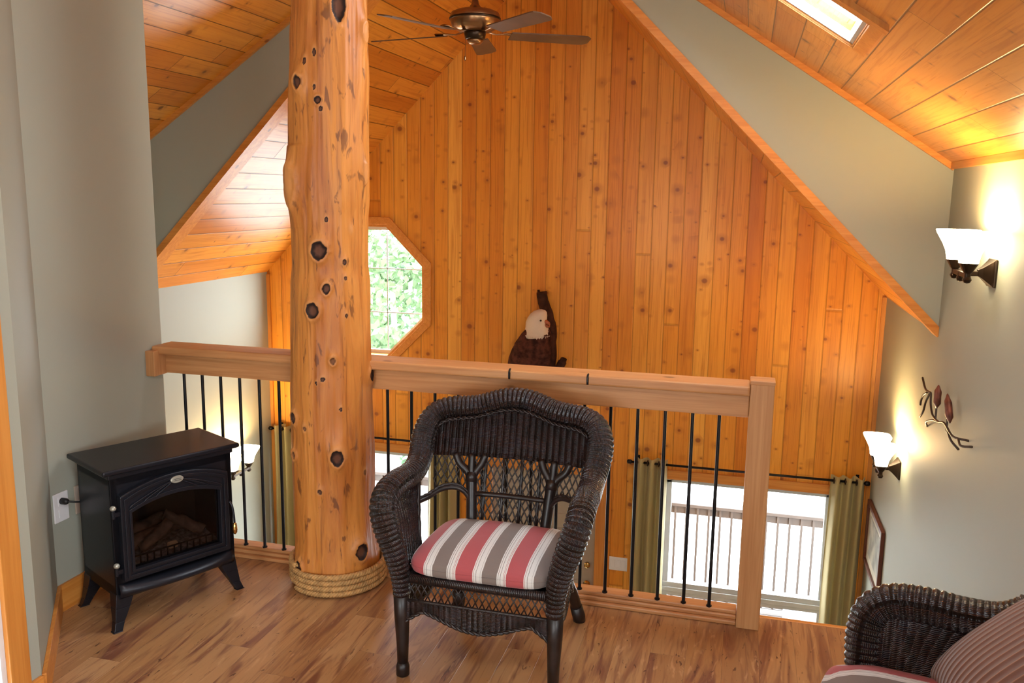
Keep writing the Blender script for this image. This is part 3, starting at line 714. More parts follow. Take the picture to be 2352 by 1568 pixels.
# shell with an open fire chamber in front: side, back, top, bottom walls and face frame
def hexa(m, lo, hi):
    m.add([(x, y, z) for (x, y), z in [(p, lo[1]) for p in lo[0]]] + [(x, y, z) for (x, y), z in [(p, hi[1]) for p in hi[0]]], [(3, 2, 1, 0), (4, 5, 6, 7), (0, 1, 5, 4), (1, 2, 6, 5), (2, 3, 7, 6), (3, 0, 4, 7)])
q_ = poly_prism([[(-W, Z0), (W, Z0), (W, Z1), (-W, Z1)], [(-.18, .235), (.17, .235), (.17, .50), (-.18, .50)]], -D, -D + .012); m.add(q_.v, q_.f)
m.box(-W, -W + .03, -D, D, Z0, Z1).box(W - .03, W, -D, D, Z0, Z1).box(-W, W, D - .02, D, Z0, Z1).box(-W, W, -D, D, Z1 - .05, Z1).box(-W, W, -D, D, Z0, Z0 + .05)
m.build('body', Bk, r, bevel=.004)
MB().box(-.275, .275, -.170, .166, .612, .632).build('top_plate', Bk, r, bevel=.007, seg=3)
# sloping apron under the top plate
MB().box(-W - .006, W + .006, -D - .006, D, .592, .612).build('cornice', Bk, r, bevel=.004)
# curved lip below the door
pth = []
def lipf(u, v):
    x = -.235 + .47 * u; b = .050 * (1 - (2 * u - 1) ** 2 * .75)
    a = PI * v; return (x, -D - b * math.sin(a) * 1.0, .178 - .055 * v)
m = MB(); m.grid(lipf, 24, 8); m.build('ash_lip', Bk, r, smooth=True, solid=.006)
# feet
for sx, sy in ((-1, -1), (1, -1), (1, 1), (-1, 1)):
    m = MB(); x0, y0 = sx * W, sy * D
    def quad(cx, cy, hx, hy, z): return ([(cx - hx, cy - hy), (cx + hx, cy - hy), (cx + hx, cy + hy), (cx - hx, cy + hy)], z)
    st = [quad(sx * (W - .035), sy * (D - .03), .036, .03, .14), quad(sx * (W - .02), sy * (D - .02), .028, .024, .085), quad(sx * (W - .004), sy * (D - .006), .018, .016, .035), quad(sx * (W + .008), sy * (D + .004), .016, .014, .004), quad(sx * (W + .010), sy * (D + .006), .019, .016, .0)]
    for a, b in zip(st, st[1:]): hexa(m, b, a)
    m.build('foot', Bk, r, bevel=.003)
# door
dw0, dw1, dz0, dz1 = -.222, .212, .195, .528   # straight part; arch on top
def arch(u, rise=.055, base=dz1): return base + rise * (1 - (2 * u - 1) ** 2)
def door_loop(ins, rise, drop=0):
    L = [(dw0 + ins, dz0 + ins), (dw1 - ins, dz0 + ins)]
    for k in range(17):
        u = 1 - k / 16; L.append((dw0 + ins + (dw1 - dw0 - 2 * ins) * u, arch(u, rise, dz1 - drop)))
    return L
yd = -D
d = empty('door', (0, 0, 0)); d.parent = r
fr = poly_prism([door_loop(0, .045), door_loop(.036, .036, .066)], yd - .030, yd - .001); fr.build('door_frame', Bk, d, bevel=.005, seg=3)
fr = poly_prism([door_loop(.012, .046, .012), door_loop(.022, .044, .022)], yd - .036, yd - .028); fr.build('door_moulding', Bk, d, bevel=.002)
fr = poly_prism([door_loop(.030, .038, .056), door_loop(.040, .034, .068)], yd - .036, yd - .012); fr.build('glass_bead', Bk, d, bevel=.002)
q = poly_prism([door_loop(.034, .036, .060)], yd - .014, yd - .010); q.build('glass_pane', M['stoveglass'], d)
m = MB()
for s_ in (-1, 1):
    for e in (.05, .095, .15):
        xm = (dw0 + dw1) / 2
        m.tube(cr([(xm + s_ * .012, yd - .034, .548), (xm + s_ * e * .6, yd - .034, .538 - e * .10), (xm + s_ * (e + .02), yd - .034, .520 - e * .20), (xm + s_ * (e + .035), yd - .034, .506 - e * .18)], 5), .0032, 6)
m.build('sunray_relief', Bk, d, smooth=True)
MB().rings([((-.005, yd - .034 - k, .548), (.026 * s, 0, 0), (0, 0, .014 * s)) for k, s in ((0, 1), (.006, 1), (.009, .85))], 28).build('badge', M['silver'], d, smooth=False)
m = MB()
for z in (-.003, .003): m.box(-.018, .010, yd - .0438, yd - .0425, .548 + z - .0007, .548 + z + .0007)
m.build('badge_mark', M['stoveedge'], d)
for z in (.24, .465):
    h = MB().tube([(dw0 - .020, yd - .012, z - .02), (dw0 - .020, yd - .012, z + .012)], .007, 10).box(dw0 - .02, dw0 + .01, yd - .02, yd - .006, z - .012, z + .004).build('hinge', Bk, d)
    MB().lathe([(.004, 0), (.010, .003), (.012, .010), (.008, .017), (.001, .020)], c=(dw0 - .020, yd - .012, z + .011), n=14).build('hinge_knob', M['silver'], h, smooth=True)
h = MB().tube(cr([(.212, yd - .032, .40), (.217, yd - .042, .385), (.220, yd - .05, .345), (.222, yd - .05, .31)], 5), .0045, 8).build('latch_handle', Bk, d, smooth=True)
MB().lathe([(.003, 0), (.009, .008), (.011, .025), (.008, .045), (.003, .052)], c=(.222, yd - .05, .262), n=14).build('latch_knob', M['brass'], h, smooth=True)
# fire bed
m = MB()
random.seed(4)
for (a, b, rr_) in (((-.15, -.02, .27), (.12, .03, .29), .030), ((-.10, -.06, .255), (.02, -.05, .33), .022), ((.16, -.05, .26), (.03, .02, .335), .024), ((-.17, .03, .30), (.05, .05, .32), .025)):
    P = [Vector(a).lerp(Vector(b), t / 10) + Vector((0, random.uniform(-.005, .005), random.uniform(-.005, .005))) for t in range(11)]
    m.tube(P, [rr_ * random.uniform(.88, 1.1) for _ in P], 10)
m.build('fire_logs', simple('charred_wood', (.10, .06, .045), .8, var=.5, nscale=30, bump=.6), r, smooth=True)
def coal(u, v): return (-.2 + .4 * u, -.115 + .22 * v, .222 + .012 * mnoise.noise(Vector((u * 18, v * 10, 0))) + .02 * v)
MB().grid(coal, 50, 26).build('ember_bed', simple('grey_embers', (.12, .11, .12), .85, var=.6, nscale=60), r, smooth=False)
MB().box(-.01, .03, -.10, -.075, .235, .262).build('ember_chip', simple('tan_chip', (.42, .28, .18), .8), r, bevel=.008)
m = MB()
for k in range(13): m.tube([(-.165 + k * .027, -.128, .205), (-.165 + k * .027, -.128, .262)], .0035, 6)
m.tube([(-.18, -.128, .262), (.18, -.128, .262)], .004, 6); m.build('grate', M['iron'], r)
m = MB().box(-W + .03, W - .03, D - .03, D - .02, Z0 + .05, Z1 - .05); m.build('fireback', M['stoveedge'], r)

# wall sockets behind it
def plate(name, loc, rz, w, h, label, cat, mat, sockets='duplex'):
    r = empty(name, loc, rz, label, cat)
    MB().box(-w / 2, w / 2, -.006, 0, -h / 2, h / 2).build('cover_plate', mat, r, bevel=.003)
    m = MB()
    if sockets == 'duplex':
        for z in (-.024, .024): m.box(-.016, .016, -.008, -.005, z - .017, z + .017)
    else:
        for x in (-.045, 0, .045): m.box(x - .017, x + .017, -.009, -.005, -.033, .033)
    m.build('socket' if sockets == 'duplex' else 'rocker', mat, r, bevel=.002); return r
plate('wall_outlet', (-2.53, 2.645, .420), -PI / 2 + PI, .075, .117, 'white wall outlet with a black plug, left of the stove', 'outlet', M['white'])
plate('wall_outlet', (-2.53, 2.755, .420), PI / 2, .075, .117, 'tan wall plate half hidden behind the black stove', 'outlet', M['offwhite'])
r = empty('power_plug', (-2.522, 2.645, .445), 0, 'black plug and short cord in the white outlet beside the stove', 'plug')
MB().tube([(0, 0, 0), (.022, 0, 0), (.03, .003, -.001)], [.013, .013, .008], 10).build('plug', M['blackrub'], r, smooth=True)
MB().tube(cr([(.026, .002, 0), (.045, .02, -.006), (.05, .06, -.02), (.03, .11, -.05), (.02, .16, -.12), (.015, .2, -.25), (.02, .22, -.43)], 6), .004, 8).build('cord', M['blackrub'], r, smooth=True)

# ------------------------------------------------------------------ wicker chair
def yb(x, z): return .098 + .25 * (z - .42) - .42 * x * x
RIM = [(-.272, -.295, .30), (-.278, -.300, .38), (-.295, -.308, .46), (-.322, -.310, .54), (-.340, -.298, .60), (-.345, -.255, .637), (-.342, -.18, .648), (-.338, -.09, .645), (-.335, -.01, .652),
       (-.338, .05, .685), (-.345, .095, .735), (-.340, .135, .785), (-.312, .168, .825), (-.262, .188, .845), (-.205, .198, .849), (-.150, .205, .856), (-.100, .212, .872), (-.050, .217, .887), (0, .219, .892)]
RIMP = RIM + [(-x, y, z) for x, y, z in RIM[-2::-1]]
def rim_inner_z(x):
    ax = abs(x); best = .80
    pts = [(0, .848), (.05, .843), (.10, .828), (.15, .812), (.205, .805), (.25, .80), (.28, .785), (.305, .74)]
    for (a, b), (c, d) in zip(pts, pts[1:]):
        if ax <= c: return b + (d - b) * (ax - a) / (c - a)
    return .72
def make_chair(label):
    r = empty('wicker_armchair', (0, 0, 0), 0, label, 'armchair', 'dark wicker armchairs')
    P = resample([Vector((p.x * .975, p.y, p.z - .010 * max(0, (p.z - .7) / .2))) for p in cr(RIMP, 14)], .0030); n = len(P); Ltot = n * .003
    R = []
    for i, p in enumerate(P):
        z = p.z; R.append(.030 + .015 * min(1, max(0, (z - .32) / .22)))
    # vary the rib depth: smooth sleeves on the arm bends as in the photo
    def rf(L, a, i):
        p = P[i]; smooth_zone = math.exp(-((p.z - .655) / .03) ** 2) * (1 if p.y > -.12 else .3)
        return 1 + (.12 * (1 - .85 * smooth_zone)) * (abs(math.sin(PI * L / .017)) - .5)
    MB().tube(P, R, 22, rfun=rf, flat=.98).build('rolled_rim', M['wicker'], r, smooth=True)
    # braid along the inner edge of the rim
    m = MB()
    for ph in (0, PI):
        pts = []
        for i, x in enumerate([(-.285 + .57 * k / 160) for k in range(161)]):
            z = rim_inner_z(x) + .006; tw = i * .55 + ph
            pts.append((x, yb(x, z) - .030 + .003 * math.cos(tw), z + .004 * math.sin(tw)))
        m.tube(pts, .0038, 5)
    m.build('inner_braid', M['cane'], r, smooth=True)
    # solid woven upper back
    zb = .668
    def bp(u, v):
        x = -.305 + .61 * u; z1 = rim_inner_z(x) + .02; z = zb + (z1 - zb) * v
        rib = abs(math.sin(PI * x / .0245)) * .0055
        return (x, yb(x, z) - rib, z)
    MB().grid(bp, 210, 10, uvf=lambda u, v: ((-.305 + .61 * u + .49) * .017 / .0245, .2 * v)).build('back_panel', M['wicker'], r, smooth=True, solid=.004)
    # posts with three branches
    for s in (-1, 1):
        g = lambda x, z, d=0: (s * x, yb(x, z) + d, z)
        m = MB(); m.tube(cr([g(.138, .34), g(.143, .44), g(.150, .53), g(.156, .60)], 5), [.021] * 10 + [.022] * 6, 12, uvs=1)
        m.build('back_post', M['cane'], r, smooth=True)
        m = MB()
        for q in ([(.154, .57), (.172, .61), (.205, .64), (.222, .675)], [(.155, .58), (.158, .62), (.160, .675)], [(.154, .575), (.142, .61), (.122, .64), (.108, .675)]):
            m.tube(cr([g(*k) for k in q], 5), .0150, 10)
        m.tube([g(.155, .575), g(.156, .61)], [.025, .022], 12)
        m.build('post_branches', M['cane'], r, smooth=True)
        # arch between post and arm
        A = cr([(s * .146, .105, .475), (s * .156, .105, .515), (s * .180, .098, .547), (s * .215, .085, .560), (s * .255, .058, .556), (s * .290, .02, .535), (s * .312, -.02, .53)], 8)
        m = MB(); m.tube(A, .0100, 8)
        for ph in (0, PI):
            m.tube([p + Vector((.003 * math.cos(i * .8 + ph), 0, .011 + .003 * math.sin(i * .8 + ph))) for i, p in enumerate(A)], .0045, 6)
        m.build('arm_arch', M['cane'], r, smooth=True)
        # woven inside panel of the arm
        def ap(u, v):
            z = .375 + .25 * v; y0 = -.30 - .006 * v; y1 = -.115 + .10 * v ** 2; y = y0 + (y1 - y0) * u
            x = .272 + .045 * v ** 1.6
            rib = abs(math.sin(PI * (y + .3) / .0175)) * .004
            return (s * (x - rib), y, z)
        MB().grid(ap, 80, 14, uvf=lambda u, v: (.19 * u, .26 * v)).build('arm_panel', M['wicker'], r, smooth=True, solid=.005)
        A2 = [Vector(ap(1, k / 12)) for k in range(13)]; MB().tube(A2, .009, 8).build('arm_edge_braid', M['cane'], r, smooth=True)
    # open diamond lattice of the back
    def inside(x, z):
        ax = abs(x)
        if z < .395 or z > .672: return False
        if ax < .142: return True
        if ax > .298: return False
        t = (ax - .142) / .156; az = .50 + .062 * math.sin(min(1, t * 1.25) * PI / 2) - .025 * max(0, t - .8) / .2
        return z > az and ax < .30
    m = MB(); sl = .50; stp = .0235
    for d in (-1, 1):
        k = -.60
        while k < .60:
            seg = []
            for i in range(60):
                z = .395 + .28 * i / 59; x = k + d * sl * (z - .53) + .0012 * math.sin(z * 95 + k * 40)
                if inside(x, z): seg.append((x, yb(x, z) + d * .0022, z))
                else:
                    if len(seg) > 2: m.tube(seg, .0029, 5)
                    seg = []
            if len(seg) > 2: m.tube(seg, .0026, 5)
            k += stp
    m.build('back_lattice', M['cane'], r, smooth=True)
    m = MB()
    for x in (-.105, -.035, .035, .105): m.tube([(x, yb(x, z) + .004, z) for z in (.38, .5, .6, .675)], .0072, 8)
    m.build('back_spokes', M['cane'], r, smooth=True)
    MB().tube([(x, yb(x, .533) - .004, .533) for x in (-.15, -.1, -.05, 0, .05, .1, .15)], .010, 8).build('back_crossbar', M['cane'], r, smooth=True)
    # seat frame and deck
    fp = [(-.262, -.295), (.262, -.295), (.245, .09), (.15, .115), (-.15, .115), (-.245, .09)]
    MB().tube([(x, y, .362) for x, y in fp], .017, 10, closed=True, up=(0, 0, 1)).build('seat_frame', M['wrap'], r, smooth=True)
    m = MB(); m.add([(x * .97, y * .97, z) for z in (.352, .366) for x, y in fp], [(5, 4, 3, 2, 1, 0), (6, 7, 8, 9, 10, 11)] + [(i, (i + 1) % 6, (i + 1) % 6 + 6, i + 6) for i in range(6)])
    m.build('seat_deck', M['cane'], r)
    # apron: lattice band, rail, shaped solid weave, braid -- front and the two sides
    def low(u): 
        c = 2 * u - 1; return .262 - .060 * math.cos(c * PI) * .5 - .030 - .055 * max(0, abs(c) - .74) / .26
    def side(S, W_, nm):
        m = MB()
        for d in (-1, 1):
            k = -.6
            while k < W_ + .6:
                a0, z0 = k, .285; a1, z1 = k + d * .036, .352
                if 0 <= a0 <= W_ and 0 <= a1 <= W_:
                    m.tube([S(a0, z0, d * .002), S((a0 + a1) / 2, (z0 + z1) / 2, -d * .002), S(a1, z1, d * .002)], .0026, 5)
                k += .024
        m.build('apron_lattice', M['cane'], r, smooth=True)
        MB().tube([S(W_ * t / 6, .284, 0) for t in range(7)], .0062, 8).build('apron_rail', M['cane'], r, smooth=True)
        def fa(u, v):
            zl = low(u); z = zl + (.286 - zl) * v; return S(W_ * u, z, -abs(math.sin(PI * W_ * u / .02)) * .004)
        MB().grid(fa, 120, 6, uvf=lambda u, v: (W_ * u, .08 * v)).build('apron_panel', M['wicker'], r, smooth=True, solid=.004)
        m = MB()
        for ph in (0, PI):
            m.tube([Vector(S(W_ * k / 90, low(k / 90) - .002, -.003)) + Vector((0, .003 * math.cos(k * .9 + ph), .004 * math.sin(k * .9 + ph))) for k in range(91)], .0052, 6)
        m.build('apron_braid', M['cane'], r, smooth=True)
    side(lambda a, z, d: (-.255 + a, -.298 + d, z), .51, 'front')
    side(lambda a, z, d: (-.268 + .02 * a / .37 + d, -.28 + a, z), .37, 'side')
    side(lambda a, z, d: (.268 - .02 * a / .37 - d, -.28 + a, z), .37, 'side')
    # legs
    for s in (-1, 1):
        l = MB().tube([(s * .268, -.292, .33), (s * .268, -.292, .22), (s * .266, -.292, .12), (s * .266, -.292, .045)], [.029, .026, .021, .0185], 16).build('leg', M['cane'], r, smooth=True)
        MB().lathe([(.018, .0), (.023, .004), (.023, .035), (.019, .05)], c=(s * .266, -.292, 0), n=16).build('foot', M['cane'], l, smooth=True)
        l = MB().tube(cr([(s * .15, .115, .40), (s * .19, .135, .30), (s * .225, .19, .17), (s * .243, .245, .06)], 4), [.018] * 5 + [.019] * 4 + [.021] * 4, 14).build('leg', M['cane'], r, smooth=True)
        MB().tube([(s * .240, .235, .075), (s * .248, .262, .02), (s * .250, .266, .0)], [.024, .026, .024], 14).build('foot', M['cane'], l, smooth=True)
    return r
ch1 = make_chair('dark brown wicker armchair facing the camera before the loft railing')
ch1.location = (-.80, 2.86, 0)
ch2 = copy_tree(ch1); ch2['label'] = 'dark brown wicker armchair cut off at the bottom right, against the sconce wall'
C2 = (.588, 1.862); A2_ = math.radians(-102)
ch2.location = (*C2, 0); ch2.rotation_euler = (0, 0, A2_)

def cushion(name, label):
    N = 120; prof = [(0.001, .089), (.25, .088), (.5, .084), (.7, .077), (.84, .068), (.93, .058), (.98, .048), (1.0, .038), (1.0, .018), (.985, .008), (.95, .002), (.8, 0), (.001, 0)]
    vs = []
    for (s, z) in prof:
        for k in range(N):
            a = 2 * PI * k / N; e = 2 / 6.0
            c, q = math.cos(a), math.sin(a)
            x = .252 * math.copysign(abs(c) ** e, c) * s; y = .222 * math.copysign(abs(q) ** e, q) * s
            x *= 1 - .05 * (y > 0) * y / .222
            zz = z + (.004 * mnoise.noise(Vector((x * 9, y * 9, 0))) if z > .03 else 0) + (-.008 * (y / .222) ** 2 * (z > .05))
            vs.append((x, y, zz))
    m = MB(); m.add(vs, [(i * N + k, i * N + (k + 1) % N, (i + 1) * N + (k + 1) % N, (i + 1) * N + k) for i in range(len(prof) - 1) for k in range(N)] + [tuple(range(N - 1, -1, -1)), tuple((len(prof) - 1) * N + k for k in range(N))])
    o = m.build(name, M['stripe'], smooth=True); return tag(o, label, 'cushion', 'striped seat cushions')
cu = cushion('seat_cushion', 'red, taupe and white striped cushion on the wicker chair by the railing'); cu.location = (-.80, 2.86 - .095, .380)
cu2 = cu.copy(); cu2.data = cu.data.copy(); cu2.data.materials[0] = M['stripe2']; COL.objects.link(cu2); cu2['label'] = 'striped cushion with a broad red band, cut off at the bottom right corner'
v2 = Matrix.Rotation(A2_, 3, 'Z') @ Vector((-.03, -.165, .405)); cu2.location = (C2[0] + v2.x, C2[1] + v2.y, v2.z); cu2.rotation_euler = (0, 0, A2_); cu2.scale = (1.06, 1.03, 1.40)
# piping seam as part
for c_ in (cu, cu2):
    pts = []
    for k in range(80):
        a = 2 * PI * k / 80; e = 2 / 6.0; c, q = math.cos(a), math.sin(a)
        x = .2525 * math.copysign(abs(c) ** e, c); y = .2225 * math.copysign(abs(q) ** e, q); x *= 1 - .05 * (y > 0) * y / .222
        pts.append((x, y, .030))
    MB().tube(pts, .0016, 5, closed=True).build('seam', M['stripe'], c_, smooth=True)
# corduroy pillow leaning in the second chair
def pf(sg):
    def f(u, v):
        x, y = 2 * u - 1, 2 * v - 1
        t = max(0, (1 - abs(x) ** 2.6)) ** .55 * max(0, (1 - abs(y) ** 2.6)) ** .55
        pin = 1 - .07 * (1 - abs(x) ** 2) * abs(y) ** 2; pin2 = 1 - .07 * (1 - abs(y) ** 2) * abs(x) ** 2
        return (x * .215 * pin2, y * .215 * pin, sg * .085 * t)
    return f
m = MB(); m.grid(pf(1), 48, 48); m.grid(pf(-1), 48, 48)
pil = m.build('throw_pillow', M['cord'], smooth=True); tag(pil, 'brown ribbed corduroy pillow leaning in the cut off wicker chair', 'pillow')
px_ = Vector((.74, .07, .67)).normalized(); py_ = Vector((-.10, .98, -.1)).normalized(); pn_ = px_.cross(py_).normalized(); py_ = pn_.cross(px_)
mm = Matrix((px_, py_, pn_)).transposed().to_4x4(); mm.translation = Vector((.665, 2.006, .632)); pil.matrix_world = mm

# ------------------------------------------------------------------ sconces
def make_sconce(label):
    r = empty('wall_sconce', (0, 0, 0), 0, label, 'wall lamp', 'two shade wall sconces')
    m = MB(); n_ = 4
    st = [(.002, .058), (.010, .058), (.016, .050), (.045, .024), (.062, .013)]
    vs = []
    for x, h in st: vs += [(x, -h, -h), (x, h, -h), (x, h, h), (x, -h, h)]
    fs = [(i * 4 + k, i * 4 + (k + 1) % 4, (i + 1) * 4 + (k + 1) % 4, (i + 1) * 4 + k) for i in range(4) for k in range(4)] + [(3, 2, 1, 0), (16, 17, 18, 19)]
    m.add(vs, fs); m.build('backplate', M['bronze'], r, bevel=.002)
    MB().box(.05, .125, -.009, .009, -.014, .006).build('arm', M['bronze'], r, bevel=.002)
    m = MB().box(.115, .135, -.122, .122, -.014, .006); m.build('crossbar', M['bronze'], r, bevel=.002)
    MB().lathe([(.001, -.04), (.012, -.036), (.016, -.024), (.012, -.012), (.012, 0)], c=(.125, 0, 0), n=12, sq=3).build('finial', M['bronze'], r)
    for s in (-1, 1):
        h = MB().lathe([(.001, -.038), (.011, -.034), (.017, -.022), (.012, -.010), (.012, .004), (.018, .012), (.034, .042), (.036, .046), (.001, .046)], c=(.125, s * .115, 0), n=20, sq=4).build('shade_holder', M['bronze'], r)
        out = [(.034, .046), (.036, .06), (.041, .085), (.052, .112), (.066, .138), (.078, .160), (.082, .172)]
        inn = [(x - .004, z + (.003 if i == len(out) - 1 else 0)) for i, (x, z) in enumerate(out)][::-1][1:]
        m = MB(); m.lathe(out + [(.080, .174)] + inn[:-1] + [(.001, .052)], c=(.125, s * .115, 0), n=32, sq=4.5)
        m.build('shade', M['shade'], r, smooth=True)
        L = bpy.data.lights.new('bulb', 'POINT'); L.energy = 11; L.color = (1, .60, .22); L.shadow_soft_size = .03
        b = bpy.data.objects.new('bulb', L); COL.objects.link(b); b.parent = r; b.location = (.125, s * .115, .150)
    return r
s1 = make_sconce('upper bronze wall sconce with two lit glass shades at the right edge'); s1.location = (XR, 3.995, 1.352); s1.rotation_euler = (0, 0, PI)
s2 = copy_tree(s1); s2['label'] = 'lit bronze sconce beside the olive curtain, left of the bird sculpture'; s2.location = (XR, 5.64, -.008)
s3 = copy_tree(s1); s3['label'] = 'small lit sconce seen between the balusters right behind the black stove'; s3.location = (XL, 6.0, -.63); s3.rotation_euler = (0, 0, 0)

# ------------------------------------------------------------------ ceiling fan
FX, FY2, FZ = -1.533, 4.55, 2.60
FX, FY2 = -1.505, 4.72
r = empty('ceiling_fan', (FX, FY2, -.035), 0, 'bronze ceiling fan with five dark blades hanging in front of the panelled gable', 'ceiling fan')
zt = zc(FX)
MB().tube([(0, 0, 2.68), (0, 0, zt - .05)], .0135, 12).build('downrod', M['bronze'], r, smooth=True)
MB().lathe([(.02, zt - .12), (.055, zt - .09), (.075, zt - .03), (.075, zt - .01)], n=28).build('canopy', M['bronze2'], r, smooth=True)
MB().lathe([(.03, 2.553), (.09, 2.560), (.115, 2.573), (.128, 2.590), (.137, 2.612), (.138, 2.635), (.130, 2.655), (.10, 2.668), (.04, 2.676), (.022, 2.70), (.018, 2.72)], n=40).build('motor_housing', M['bronze2'], r, smooth=True)
MB().lathe([(.1385, 2.617), (.142, 2.621), (.142, 2.626), (.1385, 2.630)], n=40).build('housing_band', M['bronze'], r, smooth=True)
MB().lathe([(.04, 2.515), (.055, 2.52), (.06, 2.545), (.06, 2.556)], n=28).build('switch_cup', M['bronze'], r, smooth=True)
MB().lathe([(.004, 2.488), (.03, 2.492), (.043, 2.504), (.045, 2.517)], n=24).build('light_lens', M['bronze2'], r, smooth=True)
m = MB().tube([(-.04, -.04, 2.53), (-.043, -.042, 2.42)], .0018, 5); m.lathe([(.002, 2.40), (.007, 2.405), (.006, 2.42), (.001, 2.425)], c=(-.043, -.042, 0), n=10)
m.build('pull_chain', M['bronze2'], r)
for k in range(5):
    a = math.radians((29, 101, 170, 243, 319)[k]); Rm = Matrix.Rotation(a, 4, 'Z') @ Matrix.Rotation(math.radians(-11), 4, 'X')
    m = MB(); N = 18
    L = []
    for i in range(N + 1):
        t = i / N; x = .20 + .46 * t; w = .052 + .012 * t
        if t > .9: w *= math.sqrt(max(0, 1 - ((t - .9) / .1) ** 2 * .75))
        L.append((x, w))
    vs = [Rm @ Vector((x, s * w, h)) + Vector((0, 0, 2.545)) for h in (-.003, .003) for s in (-1, 1) for x, w in L]
    n1 = N + 1; fs = []
    for i in range(N): fs += [(i, i + 1, n1 + i + 1, n1 + i), (2 * n1 + i, 3 * n1 + i, 3 * n1 + i + 1, 2 * n1 + i + 1), (i, 2 * n1 + i, 2 * n1 + i + 1, i + 1), (n1 + i, n1 + i + 1, 3 * n1 + i + 1, 3 * n1 + i)]
    fs += [(0, n1, 3 * n1, 2 * n1), (N, 2 * n1 + N, 3 * n1 + N, n1 + N)]
    m.add(vs, fs); b = m.build('blade', M['blade'], r)
    m = MB(); R2 = Matrix.Rotation(a, 4, 'Z')
    pts = [R2 @ Vector(p) for p in ((.06, 0, 2.562), (.12, 0, 2.548), (.17, 0, 2.553), (.24, 0, 2.553))]
    m.tube(pts, [.014, .012, .018, .03], 10, flat=.28); m.build('blade_iron', M['bronze2'], b, smooth=True)

# ------------------------------------------------------------------ eagle sculpture on the far wall
r = empty('eagle_sculpture', (-1.58, FY, .1), 0, 'bald eagle wall sculpture on dark driftwood, above the handrail', 'sculpture')
def RG(L, y0):  # list of (x, z, half width, half depth) in world, relative to the empty
    return [((x + 1.58, y0 - FY, z - .1), (hw, 0, .12 * hw), (0, hd, 0)) for x, z, hw, hd in L]
body = [(-1.70, .02, .035, .02), (-1.69, .06, .085, .05), (-1.67, .13, .135, .08), (-1.652, .22, .158, .095), (-1.640, .30, .164, .10), (-1.625, .38, .166, .10), (-1.606, .45, .160, .098), (-1.585, .51, .142, .092), (-1.568, .555, .118, .085), (-1.560, .59, .095, .078)]
MB().rings(RG(body, FY - .14), 28).build('body', M['feather'], r, smooth=True)
head = [(-1.563, .535, .105, .086), (-1.563, .555, .106, .085), (-1.563, .585, .097, .080), (-1.566, .625, .088, .074), (-1.568, .665, .084, .070), (-1.560, .70, .078, .064), (-1.550, .73, .064, .054), (-1.545, .748, .044, .04), (-1.543, .757, .014, .014)]
h = MB().rings(RG(head, FY - .15), 28).build('head', M['headw'], r, smooth=True)
m = MB()
random.seed(2)
for k in range(28):
    a = 2 * PI * k / 28; cx, cz = -1.563 + 1.58 + .096 * math.cos(a), .54 - .1
    y = -.15 + .084 * math.sin(a); l = random.uniform(.0, .022)
    m.add([(cx - .018, y, cz + .015), (cx + .018, y, cz + .015), (cx, y * 1.04, cz - l)], [(0, 1, 2)])
m.build('neck_feathers', M['headw'], h, solid=.004)
bk = cr([(.078, -.165, .562), (.10, -.168, .56), (.118, -.168, .548), (.124, -.168, .522)], 4)
MB().tube(bk, [.021, .021, .020, .019, .018, .017, .016, .014, .012, .010, .007, .005, .003][:len(bk)], 10, flat=1).build('beak', M['beak'], h, smooth=True)
MB().tube([(.075, -.175, .545), (.105, -.175, .528), (.125, -.172, .525)], [.014, .010, .004], 8).build('lower_beak', M['beak'], h, smooth=True)
MB().lathe([(.001, -.008), (.007, -.004), (.009, 0), (.007, .004), (.001, .008)], c=(.062, -.213, .578), n=12).build('eye', M['eye'], h, smooth=True)
for s, x0 in ((-1, -.085), (1, .055)):
    m = MB()
    wg = [(x0 + .045 - .02 * s, .545, .004, .01), (x0 + .035 - .008 * s, .525, .022, .03), (x0 + .022, .48, .042, .05), (x0 + s * .010, .40, .064, .06), (x0 + s * .010, .30, .078, .06), (x0 - .02, .18, .075, .05), (x0 - .05, .06, .05, .035), (x0 - .07, -.04, .02, .015)]
    m.rings([((x, -.16, z - .02), (hw, 0, 0), (0, hd * 1.1, 0)) for x, z, hw, hd in wg], 18)
    m.build('wing', M['feather'], r, smooth=True)
m = MB(); m.rings([((-.10, -.12, .02), (.05, 0, .01), (0, .03, 0)), ((-.13, -.12, -.08), (.055, 0, .01), (0, .02, 0)), ((-.15, -.12, -.17), (.06, 0, .01), (0, .012, 0))], 14); m.build('tail', M['headw'], r, smooth=True)
for x in (-.06, .03):
    m = MB().tube([(x, -.15, .0), (x + .01, -.155, -.05), (x + .015, -.16, -.075)], [.03, .018, .014], 10)
    for dx in (-.02, 0, .02): m.tube(cr([(x + .015, -.16, -.07), (x + .015 + dx, -.20, -.075), (x + .015 + dx * 1.3, -.215, -.105)], 4), .006, 6)
    m.build('talon', M['beak'], r, smooth=True)
m = MB()
def rough_tube(path, R, n=14, seed=0):
    P = cr(path, 6); RR_ = [R[min(len(R) - 1, int(i / 6))] for i in range(len(P))]
    m.tube(P, RR_, n, rfun=lambda L, a, i: 1 + .28 * mnoise.noise(Vector((math.cos(a) * 1.6, math.sin(a) * 1.6, L * 14 + seed))))
rough_tube([(.030, -.05, .785), (.045, -.05, .70), (.075, -.055, .62), (.105, -.06, .52), (.12, -.06, .40), (.12, -.07, .26), (.10, -.08, .10), (.05, -.1, -.06), (-.02, -.11, -.12), (-.12, -.1, -.14)], [.043, .046, .046, .042, .04, .042, .045, .045, .04, .03])
rough_tube([(.09, -.08, .05), (.15, -.09, .12), (.19, -.1, .18), (.225, -.11, .25), (.235, -.11, .275)], [.03, .034, .033, .026, .016], seed=4)
m.tube([(.0, -.05, .80), (.01, -.05, .73), (.03, -.05, .66)], [.010, .018, .02], 8)
